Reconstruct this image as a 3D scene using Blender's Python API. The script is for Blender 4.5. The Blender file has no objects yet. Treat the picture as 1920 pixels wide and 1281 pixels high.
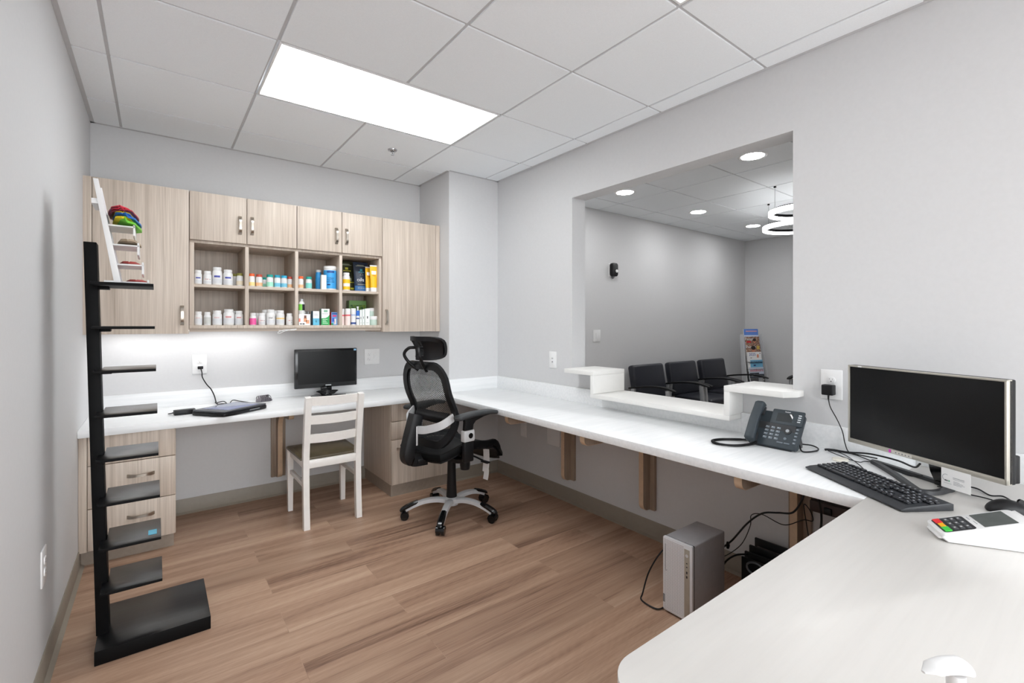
EXPOSURE = -0.06
FILL_LOW = 3.6
FILL_HIGH = 8.2
import bpy, bmesh, math, random
from mathutils import Vector, Matrix, Euler
random.seed(7)
PI = math.pi
scene = bpy.context.scene
COL = scene.collection

# ------------------------------------------------------------------ colours and materials
def lin(c):
    c = c / 255.0
    return c / 12.92 if c <= 0.04045 else ((c + 0.055) / 1.055) ** 2.4
def S(r, g, b): return (lin(r), lin(g), lin(b), 1.0)

def new_mat(name):
    m = bpy.data.materials.new(name); m.use_nodes = True
    nt = m.node_tree
    return m, nt, nt.nodes['Principled BSDF']

def coords(nt, scale=(1, 1, 1), rot=(0, 0, 0), kind='Object'):
    tc = nt.nodes.new('ShaderNodeTexCoord'); mp = nt.nodes.new('ShaderNodeMapping')
    nt.links.new(tc.outputs[kind], mp.inputs['Vector'])
    mp.inputs['Scale'].default_value = scale; mp.inputs['Rotation'].default_value = rot
    return mp.outputs['Vector']

def noise(nt, vec, scale, detail=3.0, rough=0.5, dist=0.0):
    n = nt.nodes.new('ShaderNodeTexNoise')
    nt.links.new(vec, n.inputs['Vector'])
    n.inputs['Scale'].default_value = scale; n.inputs['Detail'].default_value = detail
    n.inputs['Roughness'].default_value = rough; n.inputs['Distortion'].default_value = dist
    return n.outputs['Fac']

def ramp(nt, fac, stops):
    r = nt.nodes.new('ShaderNodeValToRGB'); nt.links.new(fac, r.inputs['Fac'])
    el = r.color_ramp.elements
    while len(el) < len(stops): el.new(0.5)
    for e, (p, c) in zip(el, stops): e.position = p; e.color = c
    return r.outputs['Color']

def mul(c, k): return (min(1, c[0] * k), min(1, c[1] * k), min(1, c[2] * k), 1)

def bump(nt, b, fac, strength, dist):
    bp = nt.nodes.new('ShaderNodeBump'); nt.links.new(fac, bp.inputs['Height'])
    bp.inputs['Strength'].default_value = strength; bp.inputs['Distance'].default_value = dist
    nt.links.new(bp.outputs['Normal'], b.inputs['Normal'])

_cache = {}
def plain(name, col, rough=0.5, metal=0.0, var=0.06, scale=40.0, spec=0.5, bmp=0.0):
    if name in _cache: return _cache[name]
    m, nt, b = new_mat(name)
    f = noise(nt, coords(nt), scale, 3.0)
    c = ramp(nt, f, [(0.3, mul(col, 1 - var)), (0.7, mul(col, 1 + var))])
    nt.links.new(c, b.inputs['Base Color'])
    b.inputs['Roughness'].default_value = rough; b.inputs['Metallic'].default_value = metal
    b.inputs['Specular IOR Level'].default_value = spec
    if bmp: bump(nt, b, f, bmp, 0.001)
    _cache[name] = m
    return m

def emit(name, col, strength):
    m, nt, b = new_mat(name)
    b.inputs['Base Color'].default_value = col
    b.inputs['Emission Color'].default_value = col
    b.inputs['Emission Strength'].default_value = strength
    return m

def wood_laminate(name, dark, mid, light, axis='z', rough=0.45, spec=0.5):
    m, nt, b = new_mat(name)
    sc = {'z': (38, 38, 0.8), 'x': (0.8, 38, 38), 'y': (38, 0.8, 38)}[axis]
    v = coords(nt, sc)
    f1 = noise(nt, v, 1.0, 5.0, 0.62, 0.5)
    sc2 = {'z': (150, 150, 3), 'x': (3, 150, 150), 'y': (150, 3, 150)}[axis]
    f2 = noise(nt, coords(nt, sc2), 1.0, 3.0)
    mx = nt.nodes.new('ShaderNodeMix'); mx.data_type = 'FLOAT'
    mx.inputs['Factor'].default_value = 0.45
    nt.links.new(f1, mx.inputs['A']); nt.links.new(f2, mx.inputs['B'])
    c = ramp(nt, mx.outputs['Result'], [(0.32, dark), (0.5, mid), (0.68, light)])
    nt.links.new(c, b.inputs['Base Color']); b.inputs['Roughness'].default_value = rough; b.inputs['Specular IOR Level'].default_value = spec
    return m

def floor_mat():
    m, nt, b = new_mat('vinyl_plank_floor')
    v = coords(nt)
    br = nt.nodes.new('ShaderNodeTexBrick'); nt.links.new(v, br.inputs['Vector'])
    br.inputs['Scale'].default_value = 1.0
    br.inputs['Brick Width'].default_value = 1.22; br.inputs['Row Height'].default_value = 0.18
    br.inputs['Mortar Size'].default_value = 0.0009; br.inputs['Mortar Smooth'].default_value = 0.0
    br.inputs['Color1'].default_value = (0, 0, 0, 1); br.inputs['Color2'].default_value = (1, 1, 1, 1)
    br.inputs['Mortar'].default_value = (0.1, 0.1, 0.1, 1)
    br.offset = 0.37; br.offset_frequency = 2; br.squash = 1.0
    # each plank shifts the grain pattern
    sep = nt.nodes.new('ShaderNodeSeparateXYZ'); nt.links.new(v, sep.inputs[0])
    ml = nt.nodes.new('ShaderNodeMath'); ml.operation = 'MULTIPLY'; ml.inputs[1].default_value = 37.0
    nt.links.new(br.outputs['Color'], ml.inputs[0])
    ad = nt.nodes.new('ShaderNodeMath'); ad.operation = 'ADD'
    nt.links.new(sep.outputs['X'], ad.inputs[0]); nt.links.new(ml.outputs[0], ad.inputs[1])
    cb = nt.nodes.new('ShaderNodeCombineXYZ')
    nt.links.new(ad.outputs[0], cb.inputs['X']); nt.links.new(sep.outputs['Y'], cb.inputs['Y']); nt.links.new(ml.outputs[0], cb.inputs['Z'])
    mp = nt.nodes.new('ShaderNodeMapping'); nt.links.new(cb.outputs[0], mp.inputs['Vector'])
    mp.inputs['Scale'].default_value = (0.8, 11, 1)
    g1 = noise(nt, mp.outputs['Vector'], 1.0, 4.0, 0.55, 0.6)
    mp2 = nt.nodes.new('ShaderNodeMapping'); nt.links.new(cb.outputs[0], mp2.inputs['Vector'])
    mp2.inputs['Scale'].default_value = (2.2, 120, 1)
    g2 = noise(nt, mp2.outputs['Vector'], 1.0, 4.0, 0.6, 0.6)
    mp3 = nt.nodes.new('ShaderNodeMapping'); nt.links.new(cb.outputs[0], mp3.inputs['Vector'])
    mp3.inputs['Scale'].default_value = (0.9, 5, 1)
    wv = nt.nodes.new('ShaderNodeTexWave'); wv.wave_type = 'RINGS'; wv.rings_direction = 'Z'
    nt.links.new(mp3.outputs['Vector'], wv.inputs['Vector'])
    wv.inputs['Scale'].default_value = 6.0; wv.inputs['Distortion'].default_value = 9.0
    wv.inputs['Detail'].default_value = 3.0; wv.inputs['Detail Scale'].default_value = 0.9
    def mixf(a, bb, k):
        x = nt.nodes.new('ShaderNodeMix'); x.data_type = 'FLOAT'; x.inputs['Factor'].default_value = k
        nt.links.new(a, x.inputs['A']); nt.links.new(bb, x.inputs['B']); return x.outputs['Result']
    f = mixf(mixf(g1, g2, 0.30), wv.outputs['Fac'], 0.02)
    c = ramp(nt, f, [(0.30, FL[0]), (0.44, FL[1]), (0.58, FL[2]), (0.72, FL[3])])
    # plank to plank tone
    tone = ramp(nt, br.outputs['Color'], [(0.0, (0.90, 0.90, 0.90, 1)), (1.0, (1.05, 1.05, 1.05, 1))])
    mm = nt.nodes.new('ShaderNodeMix'); mm.data_type = 'RGBA'; mm.blend_type = 'MULTIPLY'; mm.inputs['Factor'].default_value = 1.0
    nt.links.new(c, mm.inputs['A']); nt.links.new(tone, mm.inputs['B'])
    nt.links.new(mm.outputs['Result'], b.inputs['Base Color'])
    b.inputs['Roughness'].default_value = 0.42
    b.inputs['Specular IOR Level'].default_value = 0.35
    bump(nt, b, g2, 0.12, 0.002)
    return m
FL = [S(112, 84, 68), S(160, 128, 107), S(180, 149, 126), S(198, 170, 148)]

def counter_mat(name, base, streak):
    m, nt, b = new_mat(name)
    f = noise(nt, coords(nt, (3.0, 60, 60)), 1.0, 4.0, 0.6)
    f2 = noise(nt, coords(nt, (1.2, 1.2, 1.2)), 9.0, 3.0)
    mx = nt.nodes.new('ShaderNodeMix'); mx.data_type = 'FLOAT'; mx.inputs['Factor'].default_value = 0.08
    nt.links.new(f, mx.inputs['A']); nt.links.new(f2, mx.inputs['B'])
    c = ramp(nt, mx.outputs['Result'], [(0.3, streak), (0.6, base)])
    nt.links.new(c, b.inputs['Base Color']); b.inputs['Roughness'].default_value = 0.32
    return m

def mesh_mat(name, col, scale, hole):
    m, nt, b = new_mat(name)
    v = coords(nt, (1, 1, 1), (0, 0, 0.6), kind='UV')
    w1 = nt.nodes.new('ShaderNodeTexWave'); nt.links.new(v, w1.inputs['Vector'])
    w1.inputs['Scale'].default_value = scale; w1.bands_direction = 'X'
    w2 = nt.nodes.new('ShaderNodeTexWave'); nt.links.new(v, w2.inputs['Vector'])
    w2.inputs['Scale'].default_value = scale; w2.bands_direction = 'Y'
    mt = nt.nodes.new('ShaderNodeMath'); mt.operation = 'MULTIPLY'
    nt.links.new(w1.outputs['Fac'], mt.inputs[0]); nt.links.new(w2.outputs['Fac'], mt.inputs[1])
    gt = nt.nodes.new('ShaderNodeMath'); gt.operation = 'LESS_THAN'; gt.inputs[1].default_value = hole
    nt.links.new(mt.outputs[0], gt.inputs[0])
    nt.links.new(gt.outputs[0], b.inputs['Alpha'])
    b.inputs['Base Color'].default_value = col; b.inputs['Roughness'].default_value = 0.6
    return m

def perforated_mat(name, a, d):
    m, nt, b = new_mat(name)
    v = coords(nt, (1, 1, 1), (0.785, 0, 0))
    ck = nt.nodes.new('ShaderNodeTexChecker'); nt.links.new(v, ck.inputs['Vector'])
    ck.inputs['Scale'].default_value = 210.0
    ck.inputs['Color1'].default_value = a; ck.inputs['Color2'].default_value = d
    nt.links.new(ck.outputs['Color'], b.inputs['Base Color'])
    b.inputs['Roughness'].default_value = 0.4; b.inputs['Metallic'].default_value = 0.3
    return m

def sky_picture(name, stops, scale=1.0, axis='z'):
    m, nt, b = new_mat(name)
    sc = {'z': (0.3, 0.3, 1.0), 'x': (1, 0.3, 0.3)}[axis]
    f = noise(nt, coords(nt, (9 * scale, 9 * scale, 9 * scale)), 2.0, 5.0)
    c = ramp(nt, f, stops)
    nt.links.new(c, b.inputs['Base Color']); b.inputs['Roughness'].default_value = 0.4
    return m

WALL = plain('wall_paint', S(206, 206, 207), 0.75, var=0.012, scale=60, bmp=0.05)
CEIL = plain('ceiling_tile', S(241, 245, 248), 0.9, var=0.02, scale=220, bmp=0.2)
TEE = plain('ceiling_grid_metal', S(196, 196, 198), 0.5, var=0.02)
BASEB = plain('cove_base_vinyl', S(142, 133, 121), 0.5, var=0.03)
FLOOR = floor_mat()
LAM = wood_laminate('cabinet_laminate', S(172, 157, 142), S(198, 184, 170), S(216, 203, 190))
LAMX = wood_laminate('cabinet_laminate_horizontal', S(172, 157, 142), S(198, 184, 170), S(216, 203, 190), 'x')
LAMBR = wood_laminate('bracket_veneer', S(134, 116, 101), S(156, 138, 121), S(172, 153, 136))
PLYEDGE = plain('plywood_edge', S(205, 178, 150), 0.6, var=0.06)
TOE = plain('toe_kick_laminate', S(150, 138, 126), 0.5)
CTR = counter_mat('white_countertop', S(236, 237, 238), S(226, 228, 229))
DESKTOP = counter_mat('offwhite_desktop', S(212, 209, 205), S(208, 205, 201))
LEDGE = plain('white_ledge_laminate', S(232, 231, 228), 0.4, var=0.01)
WHITE = plain('white_plastic', S(230, 230, 230), 0.35, var=0.01)
WHITEPAINT = plain('white_chair_paint', S(240, 237, 233), 0.3, var=0.015)
BLACKP = plain('black_plastic', S(20, 20, 22), 0.42, var=0.1, spec=0.3)
BLACKG = plain('black_gloss', S(14, 15, 17), 0.12, var=0.05)
BLACKM = plain('black_matte', S(12, 12, 13), 0.55, var=0.1, spec=0.12)
BLACKWOOD = wood_laminate('black_ash_veneer', S(9, 9, 10), S(15, 15, 16), S(34, 35, 38), 'x', 0.3, 0.6)
SCREEN = plain('dark_screen', S(14, 15, 16), 0.25, var=0.1, spec=0.3)
STEEL = plain('brushed_nickel', S(178, 170, 160), 0.28, 1.0, var=0.04)
SILVER = plain('silver_paint', S(190, 192, 194), 0.35, 0.5, var=0.03)
SILVERL = plain('light_silver', S(205, 206, 208), 0.4, 0.15, var=0.02)
CHROME = plain('chrome', S(200, 200, 202), 0.15, 1.0, var=0.02)
DKSLATE = plain('dark_slate_plastic', S(54, 62, 68), 0.45, var=0.05, spec=0.35)
PADGREY = plain('arm_pad_grey', S(50, 52, 54), 0.5, var=0.05, spec=0.4)
LEGEND = plain('legend_pale', S(196, 199, 203), 0.5)
DKSLATE2 = plain('slate_key', S(112, 122, 130), 0.4, var=0.04)
DARKGREY = plain('dark_grey_plastic', S(50, 51, 54), 0.45, var=0.06)
GREYP = plain('grey_plastic', S(120, 122, 126), 0.4, var=0.04)
LEATHER = plain('black_vinyl', S(34, 36, 44), 0.38, var=0.12, scale=90, bmp=0.15)
BROWNSEAT = plain('brown_seat_vinyl', S(92, 82, 62), 0.35, var=0.15, scale=25)
INK = plain('black_ink', S(30, 30, 34), 0.5)
GREYINK = plain('grey_ink', S(150, 153, 158), 0.5)
PAPER = plain('white_paper', S(244, 244, 244), 0.6, var=0.01)
LIGHTPANEL = emit('troffer_diffuser', (0.95, 0.985, 1, 1), 11.6)
LIGHTPANEL2 = emit('dimmer_troffer_diffuser', (0.95, 0.985, 1, 1), 2.7)
DOWN = emit('downlight_lens', (1, 1, 1, 1), 105.0)
RING = emit('pendant_ring_diffuser', (1, 1, 1, 1), 9.0)
LED = emit('undercabinet_led', (1, 1, 1, 1), 16.0)

def colour(n, r, g, b, rough=0.4, metal=0.0): return plain(n, S(r, g, b), rough, metal, var=0.03)

# ------------------------------------------------------------------ mesh builder
class MB:
    def __init__(self): self.bm = bmesh.new(); self.uv = None
    def _bev(self, verts, faces, bevel, seg=2, sel=None):
        if bevel <= 0: return
        edges = set(e for f in faces for e in f.edges)
        if sel: edges = [e for e in edges if sel(e)]
        bmesh.ops.bevel(self.bm, geom=list(edges), offset=bevel, segments=seg, affect='EDGES', clamp_overlap=True, profile=0.5)
    def box(self, x0, x1, y0, y1, z0, z1, bevel=0.0, mat=0, xf=None, seg=2):
        bm2 = bmesh.new()
        vs = [bm2.verts.new((x, y, z)) for x in (x0, x1) for y in (y0, y1) for z in (z0, z1)]
        for q in ((0, 1, 3, 2), (4, 6, 7, 5), (0, 4, 5, 1), (2, 3, 7, 6), (0, 2, 6, 4), (1, 5, 7, 3)):
            bm2.faces.new([vs[i] for i in q])
        bmesh.ops.recalc_face_normals(bm2, faces=bm2.faces[:])
        if bevel > 0:
            bmesh.ops.bevel(bm2, geom=bm2.edges[:], offset=bevel, segments=seg, affect='EDGES', clamp_overlap=True, profile=0.5)
        self._merge(bm2, mat, xf); return self
    def _merge(self, bm2, mat, xf):
        if xf is not None: bmesh.ops.transform(bm2, matrix=xf, verts=bm2.verts[:])
        mp = {}
        for v in bm2.verts: mp[v] = self.bm.verts.new(v.co)
        for f in bm2.faces:
            try: nf = self.bm.faces.new([mp[v] for v in f.verts])
            except ValueError: continue
            nf.material_index = mat; nf.smooth = True
        bm2.free()
    def prism(self, poly, h0, h1, axis='z', bevel=0.0, mat=0, xf=None, seg=2, vertical_bevel=None):
        """poly: 2d points. axis z: (x,y); y: (x,z); x: (y,z)."""
        def P(a, b, h): return (a, b, h) if axis == 'z' else ((a, h, b) if axis == 'y' else (h, a, b))
        bm2 = bmesh.new()
        lo = [bm2.verts.new(P(a, b, h0)) for a, b in poly]; hi = [bm2.verts.new(P(a, b, h1)) for a, b in poly]
        n = len(poly)
        caps = [bm2.faces.new(lo), bm2.faces.new(hi)]
        for i in range(n): bm2.faces.new([lo[i], lo[(i + 1) % n], hi[(i + 1) % n], hi[i]])
        bmesh.ops.recalc_face_normals(bm2, faces=bm2.faces[:])
        if bevel > 0:
            es = list(set(e for c in caps for e in c.edges))
            bmesh.ops.bevel(bm2, geom=es, offset=bevel, segments=seg, affect='EDGES', clamp_overlap=True, profile=0.5)
        self._merge(bm2, mat, xf); return self
    def cyl(self, p0, p1, r0, r1=None, seg=20, mat=0, cap=True):
        r1 = r0 if r1 is None else r1
        p0, p1 = Vector(p0), Vector(p1); d = (p1 - p0).normalized()
        u = d.orthogonal().normalized(); w = d.cross(u)
        rings = []
        for p, r in ((p0, r0), (p1, r1)):
            rings.append([self.bm.verts.new(p + (u * math.cos(2 * PI * i / seg) + w * math.sin(2 * PI * i / seg)) * r) for i in range(seg)])
        for i in range(seg):
            f = self.bm.faces.new([rings[0][i], rings[0][(i + 1) % seg], rings[1][(i + 1) % seg], rings[1][i]]); f.smooth = True; f.material_index = mat
        if cap:
            f = self.bm.faces.new(list(reversed(rings[0]))); f.material_index = mat
            f = self.bm.faces.new(rings[1]); f.material_index = mat
        return self
    def lathe(self, prof, c=(0, 0, 0), seg=24, mat=0, a0=0.0, a1=2 * PI, sx=1.0, sy=1.0):
        full = abs(a1 - a0 - 2 * PI) < 1e-6
        n = seg if full else seg + 1
        rings = []
        for r, z in prof:
            if r < 1e-6: rings.append([self.bm.verts.new((c[0], c[1], c[2] + z))]); continue
            rings.append([self.bm.verts.new((c[0] + sx * r * math.cos(a0 + (a1 - a0) * i / seg), c[1] + sy * r * math.sin(a0 + (a1 - a0) * i / seg), c[2] + z)) for i in range(n)])
        for a, b in zip(rings[:-1], rings[1:]):
            for i in range(seg):
                j = (i + 1) % n
                if len(a) == 1 and len(b) == 1: continue
                if len(a) == 1: vs = [a[0], b[j], b[i]]
                elif len(b) == 1: vs = [a[i], a[j], b[0]]
                else: vs = [a[i], a[j], b[j], b[i]]
                f = self.bm.faces.new(vs); f.smooth = True; f.material_index = mat
        return self
    def sweep(self, pts, prof, mat=0, up=(0, 0, 1), closed=False, cap=True, scale=None):
        """sweep a closed 2d profile along points; profile x = side, y = up."""
        pts = [Vector(p) for p in pts]; n = len(pts); up = Vector(up); rings = []
        for i, p in enumerate(pts):
            if closed: t = pts[(i + 1) % n] - pts[i - 1]
            else: t = pts[min(i + 1, n - 1)] - pts[max(i - 1, 0)]
            t = t.normalized(); s = t.cross(up)
            if s.length < 1e-4: s = t.orthogonal()
            s.normalize(); v = s.cross(t).normalized()
            k = scale[i] if scale else 1.0
            rings.append([self.bm.verts.new(p + s * (a * k) + v * (b * k)) for a, b in prof])
        m = len(prof)
        for i in range(n if closed else n - 1):
            a, b = rings[i], rings[(i + 1) % n]
            for j in range(m):
                f = self.bm.faces.new([a[j], a[(j + 1) % m], b[(j + 1) % m], b[j]]); f.smooth = True; f.material_index = mat
        if cap and not closed:
            f = self.bm.faces.new(list(reversed(rings[0]))); f.material_index = mat
            f = self.bm.faces.new(rings[-1]); f.material_index = mat
        return self
    def tube(self, pts, r, seg=8, mat=0, smooth=6, closed=False, cap=True):
        pts = spline(pts, smooth, closed) if smooth else pts
        # parallel transport frame
        pts = [Vector(p) for p in pts]; n = len(pts); rings = []
        t0 = (pts[1] - pts[0]).normalized(); s = t0.orthogonal().normalized()
        for i, p in enumerate(pts):
            if closed: t = pts[(i + 1) % n] - pts[i - 1]
            else: t = pts[min(i + 1, n - 1)] - pts[max(i - 1, 0)]
            if t.length < 1e-9: t = t0
            t = t.normalized(); s = (s - t * s.dot(t))
            if s.length < 1e-6: s = t.orthogonal()
            s.normalize(); v = t.cross(s)
            rings.append([self.bm.verts.new(p + (s * math.cos(2 * PI * k / seg) + v * math.sin(2 * PI * k / seg)) * r) for k in range(seg)])
        for i in range(n if closed else n - 1):
            a, b = rings[i], rings[(i + 1) % n]
            for j in range(seg):
                f = self.bm.faces.new([a[j], a[(j + 1) % seg], b[(j + 1) % seg], b[j]]); f.smooth = True; f.material_index = mat
        if cap and not closed:
            f = self.bm.faces.new(list(reversed(rings[0]))); f.material_index = mat
            f = self.bm.faces.new(rings[-1]); f.material_index = mat
        return self
    def grid(self, fn, nu, nv, thick=0.0, mat=0, uv=False, closed_u=False):
        """fn(u,v)->point, u,v in 0..1. thick solidifies along normals."""
        vs = [[self.bm.verts.new(fn(i / nu, j / nv)) for j in range(nv + 1)] for i in range(nu + 1)]
        fs = []
        lay = self.bm.loops.layers.uv.verify() if uv else None
        for i in range(nu):
            for j in range(nv):
                f = self.bm.faces.new([vs[i][j], vs[i + 1][j], vs[i + 1][j + 1], vs[i][j + 1]]); f.smooth = True; f.material_index = mat; fs.append(f)
                if uv:
                    for l, (a, b) in zip(f.loops, ((i, j), (i + 1, j), (i + 1, j + 1), (i, j + 1))): l[lay].uv = (a / nu, b / nv)
        if thick:
            bmesh.ops.recalc_face_normals(self.bm, faces=fs)
            r = bmesh.ops.solidify(self.bm, geom=fs, thickness=thick)
            for g in r['geom']:
                if isinstance(g, bmesh.types.BMFace): g.smooth = True; g.material_index = mat
        return self
    def build(self, name, mats, parent=None, world=True, recalc=True, angle=40):
        if recalc: bmesh.ops.recalc_face_normals(self.bm, faces=self.bm.faces[:])
        me = bpy.data.meshes.new(name)
        self.bm.to_mesh(me); self.bm.free()
        for m in (mats if isinstance(mats, (list, tuple)) else [mats]): me.materials.append(m)
        me.set_sharp_from_angle(angle=math.radians(angle))
        o = bpy.data.objects.new(name, me); COL.objects.link(o)
        if parent is not None:
            o.parent = parent
            if world:                      # mesh was modelled in room coordinates
                p = parent; off = Vector((0, 0, 0))
                while p is not None: off += p.location; p = p.parent
                o.location = -off
        return o

def spline(pts, k=6, closed=False):
    pts = [Vector(p) for p in pts]; n = len(pts)
    if n < 3: return pts
    out = []
    rng = range(n) if closed else range(n - 1)
    for i in rng:
        p0 = pts[(i - 1) % n] if (closed or i > 0) else pts[0] * 2 - pts[1]
        p1, p2 = pts[i], pts[(i + 1) % n]
        p3 = pts[(i + 2) % n] if (closed or i + 2 < n) else pts[-1] * 2 - pts[-2]
        for j in range(k):
            t = j / k
            out.append(0.5 * ((2 * p1) + (p2 - p0) * t + (2 * p0 - 5 * p1 + 4 * p2 - p3) * t * t + (3 * p1 - p0 - 3 * p2 + p3) * t ** 3))
    if not closed: out.append(pts[-1])
    return out

def rrect(w, h, r, n=5, cx=0.0, cy=0.0):
    """rounded rectangle outline centred on cx,cy"""
    out = []
    for (sx, sy, a0) in ((1, 1, 0), (-1, 1, PI / 2), (-1, -1, PI), (1, -1, 1.5 * PI)):
        for i in range(n + 1):
            a = a0 + i * PI / 2 / n
            out.append((cx + sx * (w / 2 - r) + r * math.cos(a), cy + sy * (h / 2 - r) + r * math.sin(a)))
    return out

def empty(name, loc=(0, 0, 0), rz=0.0):
    o = bpy.data.objects.new(name, None); COL.objects.link(o)
    o.location = loc; o.rotation_euler = (0, 0, rz); o.empty_display_size = 0.05
    return o
def tag(o, label, cat, group=None, kind=None):
    if label: o['label'] = label
    if cat: o['category'] = cat
    if group: o['group'] = group
    if kind: o['kind'] = kind
    return o
def thing(name, label, cat, loc=(0, 0, 0), rz=0.0, group=None): return tag(empty(name, loc, rz), label, cat, group)
def struct(name, mb, mats):
    o = mb.build(name, mats); o['kind'] = 'structure'; return o
def dup(root, loc, rz=None, label=None, group=None):
    r = root.copy(); COL.objects.link(r); r.location = loc
    if rz is not None: r.rotation_euler = (0, 0, rz)
    if label: r['label'] = label
    if group: r['group'] = group
    for ch in list(root.children):
        c = ch.copy(); COL.objects.link(c); c.parent = r
        for g in list(ch.children):
            d = g.copy(); COL.objects.link(d); d.parent = c
    return r

def text_mesh(s, size, depth=0.0004, align='CENTER', bend=None):
    """flat lettering in the local xy plane, as a mesh; bend = cylinder radius (wraps around local y axis)"""
    cu = bpy.data.curves.new('lettering', 'FONT'); cu.body = s; cu.size = size; cu.extrude = depth; cu.align_x = align; cu.align_y = 'CENTER'
    cu.resolution_u = 3
    t = bpy.data.objects.new('lettering_source', cu); COL.objects.link(t)
    dg = bpy.context.evaluated_depsgraph_get()
    me = bpy.data.meshes.new_from_object(t.evaluated_get(dg))
    bpy.data.objects.remove(t); bpy.data.curves.remove(cu)
    if bend:
        for v in me.vertices:
            a = v.co.x / bend; r = bend + v.co.z
            v.co = Vector((r * math.sin(a), v.co.y, r * math.cos(a) - bend))
    return me
def lettering(name, s, size, mat, parent, M, bend=None, align='CENTER', sx=1.0):
    me = text_mesh(s, size, bend=bend, align=align); me.materials.clear(); me.materials.append(mat)
    o = bpy.data.objects.new(name, me); COL.objects.link(o); o.parent = parent
    o.matrix_local = M @ Matrix.Diagonal((sx, 1, 1, 1))
    return o
def frame_xz(x, y, z):
    """text reading along +x, upright, facing -y"""
    return Matrix(((1, 0, 0, x), (0, 0, -1, y), (0, 1, 0, z), (0, 0, 0, 1)))
# ------------------------------------------------------------------ the setting
W, H, XS, YS, FR = 2.723, 2.561, 2.234, -0.542, -6.2      # width, ceiling, wall jog, front end left open for the added fill
WX = 2.857                                                  # far face of the right wall
m = MB().box(-0.1, WX, FR - 0.1, 0.1, -0.06, 0.0); struct('floor', m, FLOOR)
m = MB().box(-0.12, 0, FR - 0.1, 0.12, 0, H + 0.06); struct('wall_left', m, WALL)
m = MB().box(0, WX, 0, 0.12, 0, H + 0.06); struct('wall_back', m, WALL)
m = MB().box(XS, W, YS, 0, 0, H + 0.06); struct('wall_corner', m, WALL)
m = MB()
m.box(W, WX, FR, -2.983, 0, H + 0.06); m.box(W, WX, -1.483, 0, 0, H + 0.06); m.box(W, WX, -2.983, -1.483, 2.22, H + 0.06)
m.box(W, WX, -2.983, -2.742, 0, 0.961); m.box(W, WX, -2.742, -1.789, 0, 0.816); m.box(W, WX, -1.789, -1.483, 0, 0.961)
struct('wall_right', m, WALL)

TX = [0.147 + 0.6096 * k for k in range(0, 5)]
TY = [-0.426 - 0.6096 * k for k in range(0, 10)]
def tiles(m, xs, ys, z, skip):
    g = 0.007
    for a, b in zip(xs[:-1], xs[1:]):
        for c, d in zip(ys[:-1], ys[1:]):
            if b - a < 0.03 or d - c < 0.03: continue
            cx, cy = (a + b) / 2, (c + d) / 2
            if any(x0 < cx < x1 and y0 < cy < y1 for x0, x1, y0, y1 in skip): continue
            m.box(a + g, b - g, c + g, d - g, z, z + 0.02, 0.0015, 0, seg=1)
L1 = (0.757, 1.976, -1.645, -1.036); L2 = (0.757, 1.976, -3.474, -2.865)
m = MB()
tiles(m, [0.0] + TX + [W], sorted([FR] + TY + [0.0]), H, [L1, L2])
for x0, x1, y0, y1 in ((0, 0.757, FR, 0), (1.976, WX, FR, 0), (0.757, 1.976, -1.036, 0), (0.757, 1.976, -2.865, -1.645), (0.757, 1.976, FR, -3.474)):
    m.box(x0, x1, y0, y1, H + 0.006, H + 0.05, 0, 1)
for b in ((0, 0.02, FR, 0), (0, XS, -0.02, 0), (XS - 0.02, XS, YS, 0), (XS, W, YS - 0.02, YS), (W - 0.02, W, FR, YS)):
    m.box(b[0], b[1], b[2], b[3], H - 0.0015, H + 0.006, 0, 1)
struct('ceiling', m, [CEIL, TEE])

def troffer(L, label, lamp):
    x0, x1, y0, y1 = L
    t = thing('ceiling_light', label, 'ceiling light', ((x0 + x1) / 2, (y0 + y1) / 2, H), group='flat light panels in the ceiling grid')
    m = MB(); w = 0.018; e = 0.007
    m.box(x0 + e, x0 + w, y0 + e, y1 - e, H - 0.001, H + 0.05, 0.002); m.box(x1 - w, x1 - e, y0 + e, y1 - e, H - 0.001, H + 0.05, 0.002)
    m.box(x0 + w, x1 - w, y0 + e, y0 + w, H - 0.001, H + 0.05, 0.002); m.box(x0 + w, x1 - w, y1 - w, y1 - e, H - 0.001, H + 0.05, 0.002)
    m.box(x0 + e, x1 - e, y0 + e, y1 - e, H + 0.052, H + 0.06)
    m.build('frame', WHITE, t)
    MB().box(x0 + w, x1 - w, y0 + w, y1 - w, H + 0.002, H + 0.008).build('diffuser', lamp, t)
troffer(L1, 'large lit rectangular light panel in the ceiling grid', LIGHTPANEL)
troffer(L2, 'lit ceiling panel nearest the viewer, cut off by the top of the view', LIGHTPANEL2)

# cove base along the foot of each wall
def cove(name, pts):
    """pts: list of wall-line points; profile leans out into the room (left of travel)"""
    m = MB()
    for (a, b, n) in pts:
        a, b, n = Vector(a), Vector(b), Vector(n)
        prof = [(0, 0), (0.021, 0), (0.017, 0.004), (0.006, 0.012), (0.005, 0.099), (0.003, 0.1016), (0, 0.1016)]
        for k in (0,):
            r0 = [m.bm.verts.new((a.x + n.x * d, a.y + n.y * d, z)) for d, z in prof]
            r1 = [m.bm.verts.new((b.x + n.x * d, b.y + n.y * d, z)) for d, z in prof]
            for i in range(len(prof)): m.bm.faces.new([r0[i], r0[(i + 1) % 7], r1[(i + 1) % 7], r1[i]])
            m.bm.faces.new(r0); m.bm.faces.new(list(reversed(r1)))
    struct(name, m, BASEB)
cove('baseboard_left', [((0, -0.53, 0), (0, FR, 0), (1, 0, 0))])
cove('baseboard_back', [((0.411, 0, 0), (1.727, 0, 0), (0, -1, 0))])
cove('baseboard_corner', [((XS, YS, 0), (W, YS, 0), (0, -1, 0))])
cove('baseboard_right', [((W, YS - 0.006, 0), (W, FR, 0), (-1, 0, 0))])

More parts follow.
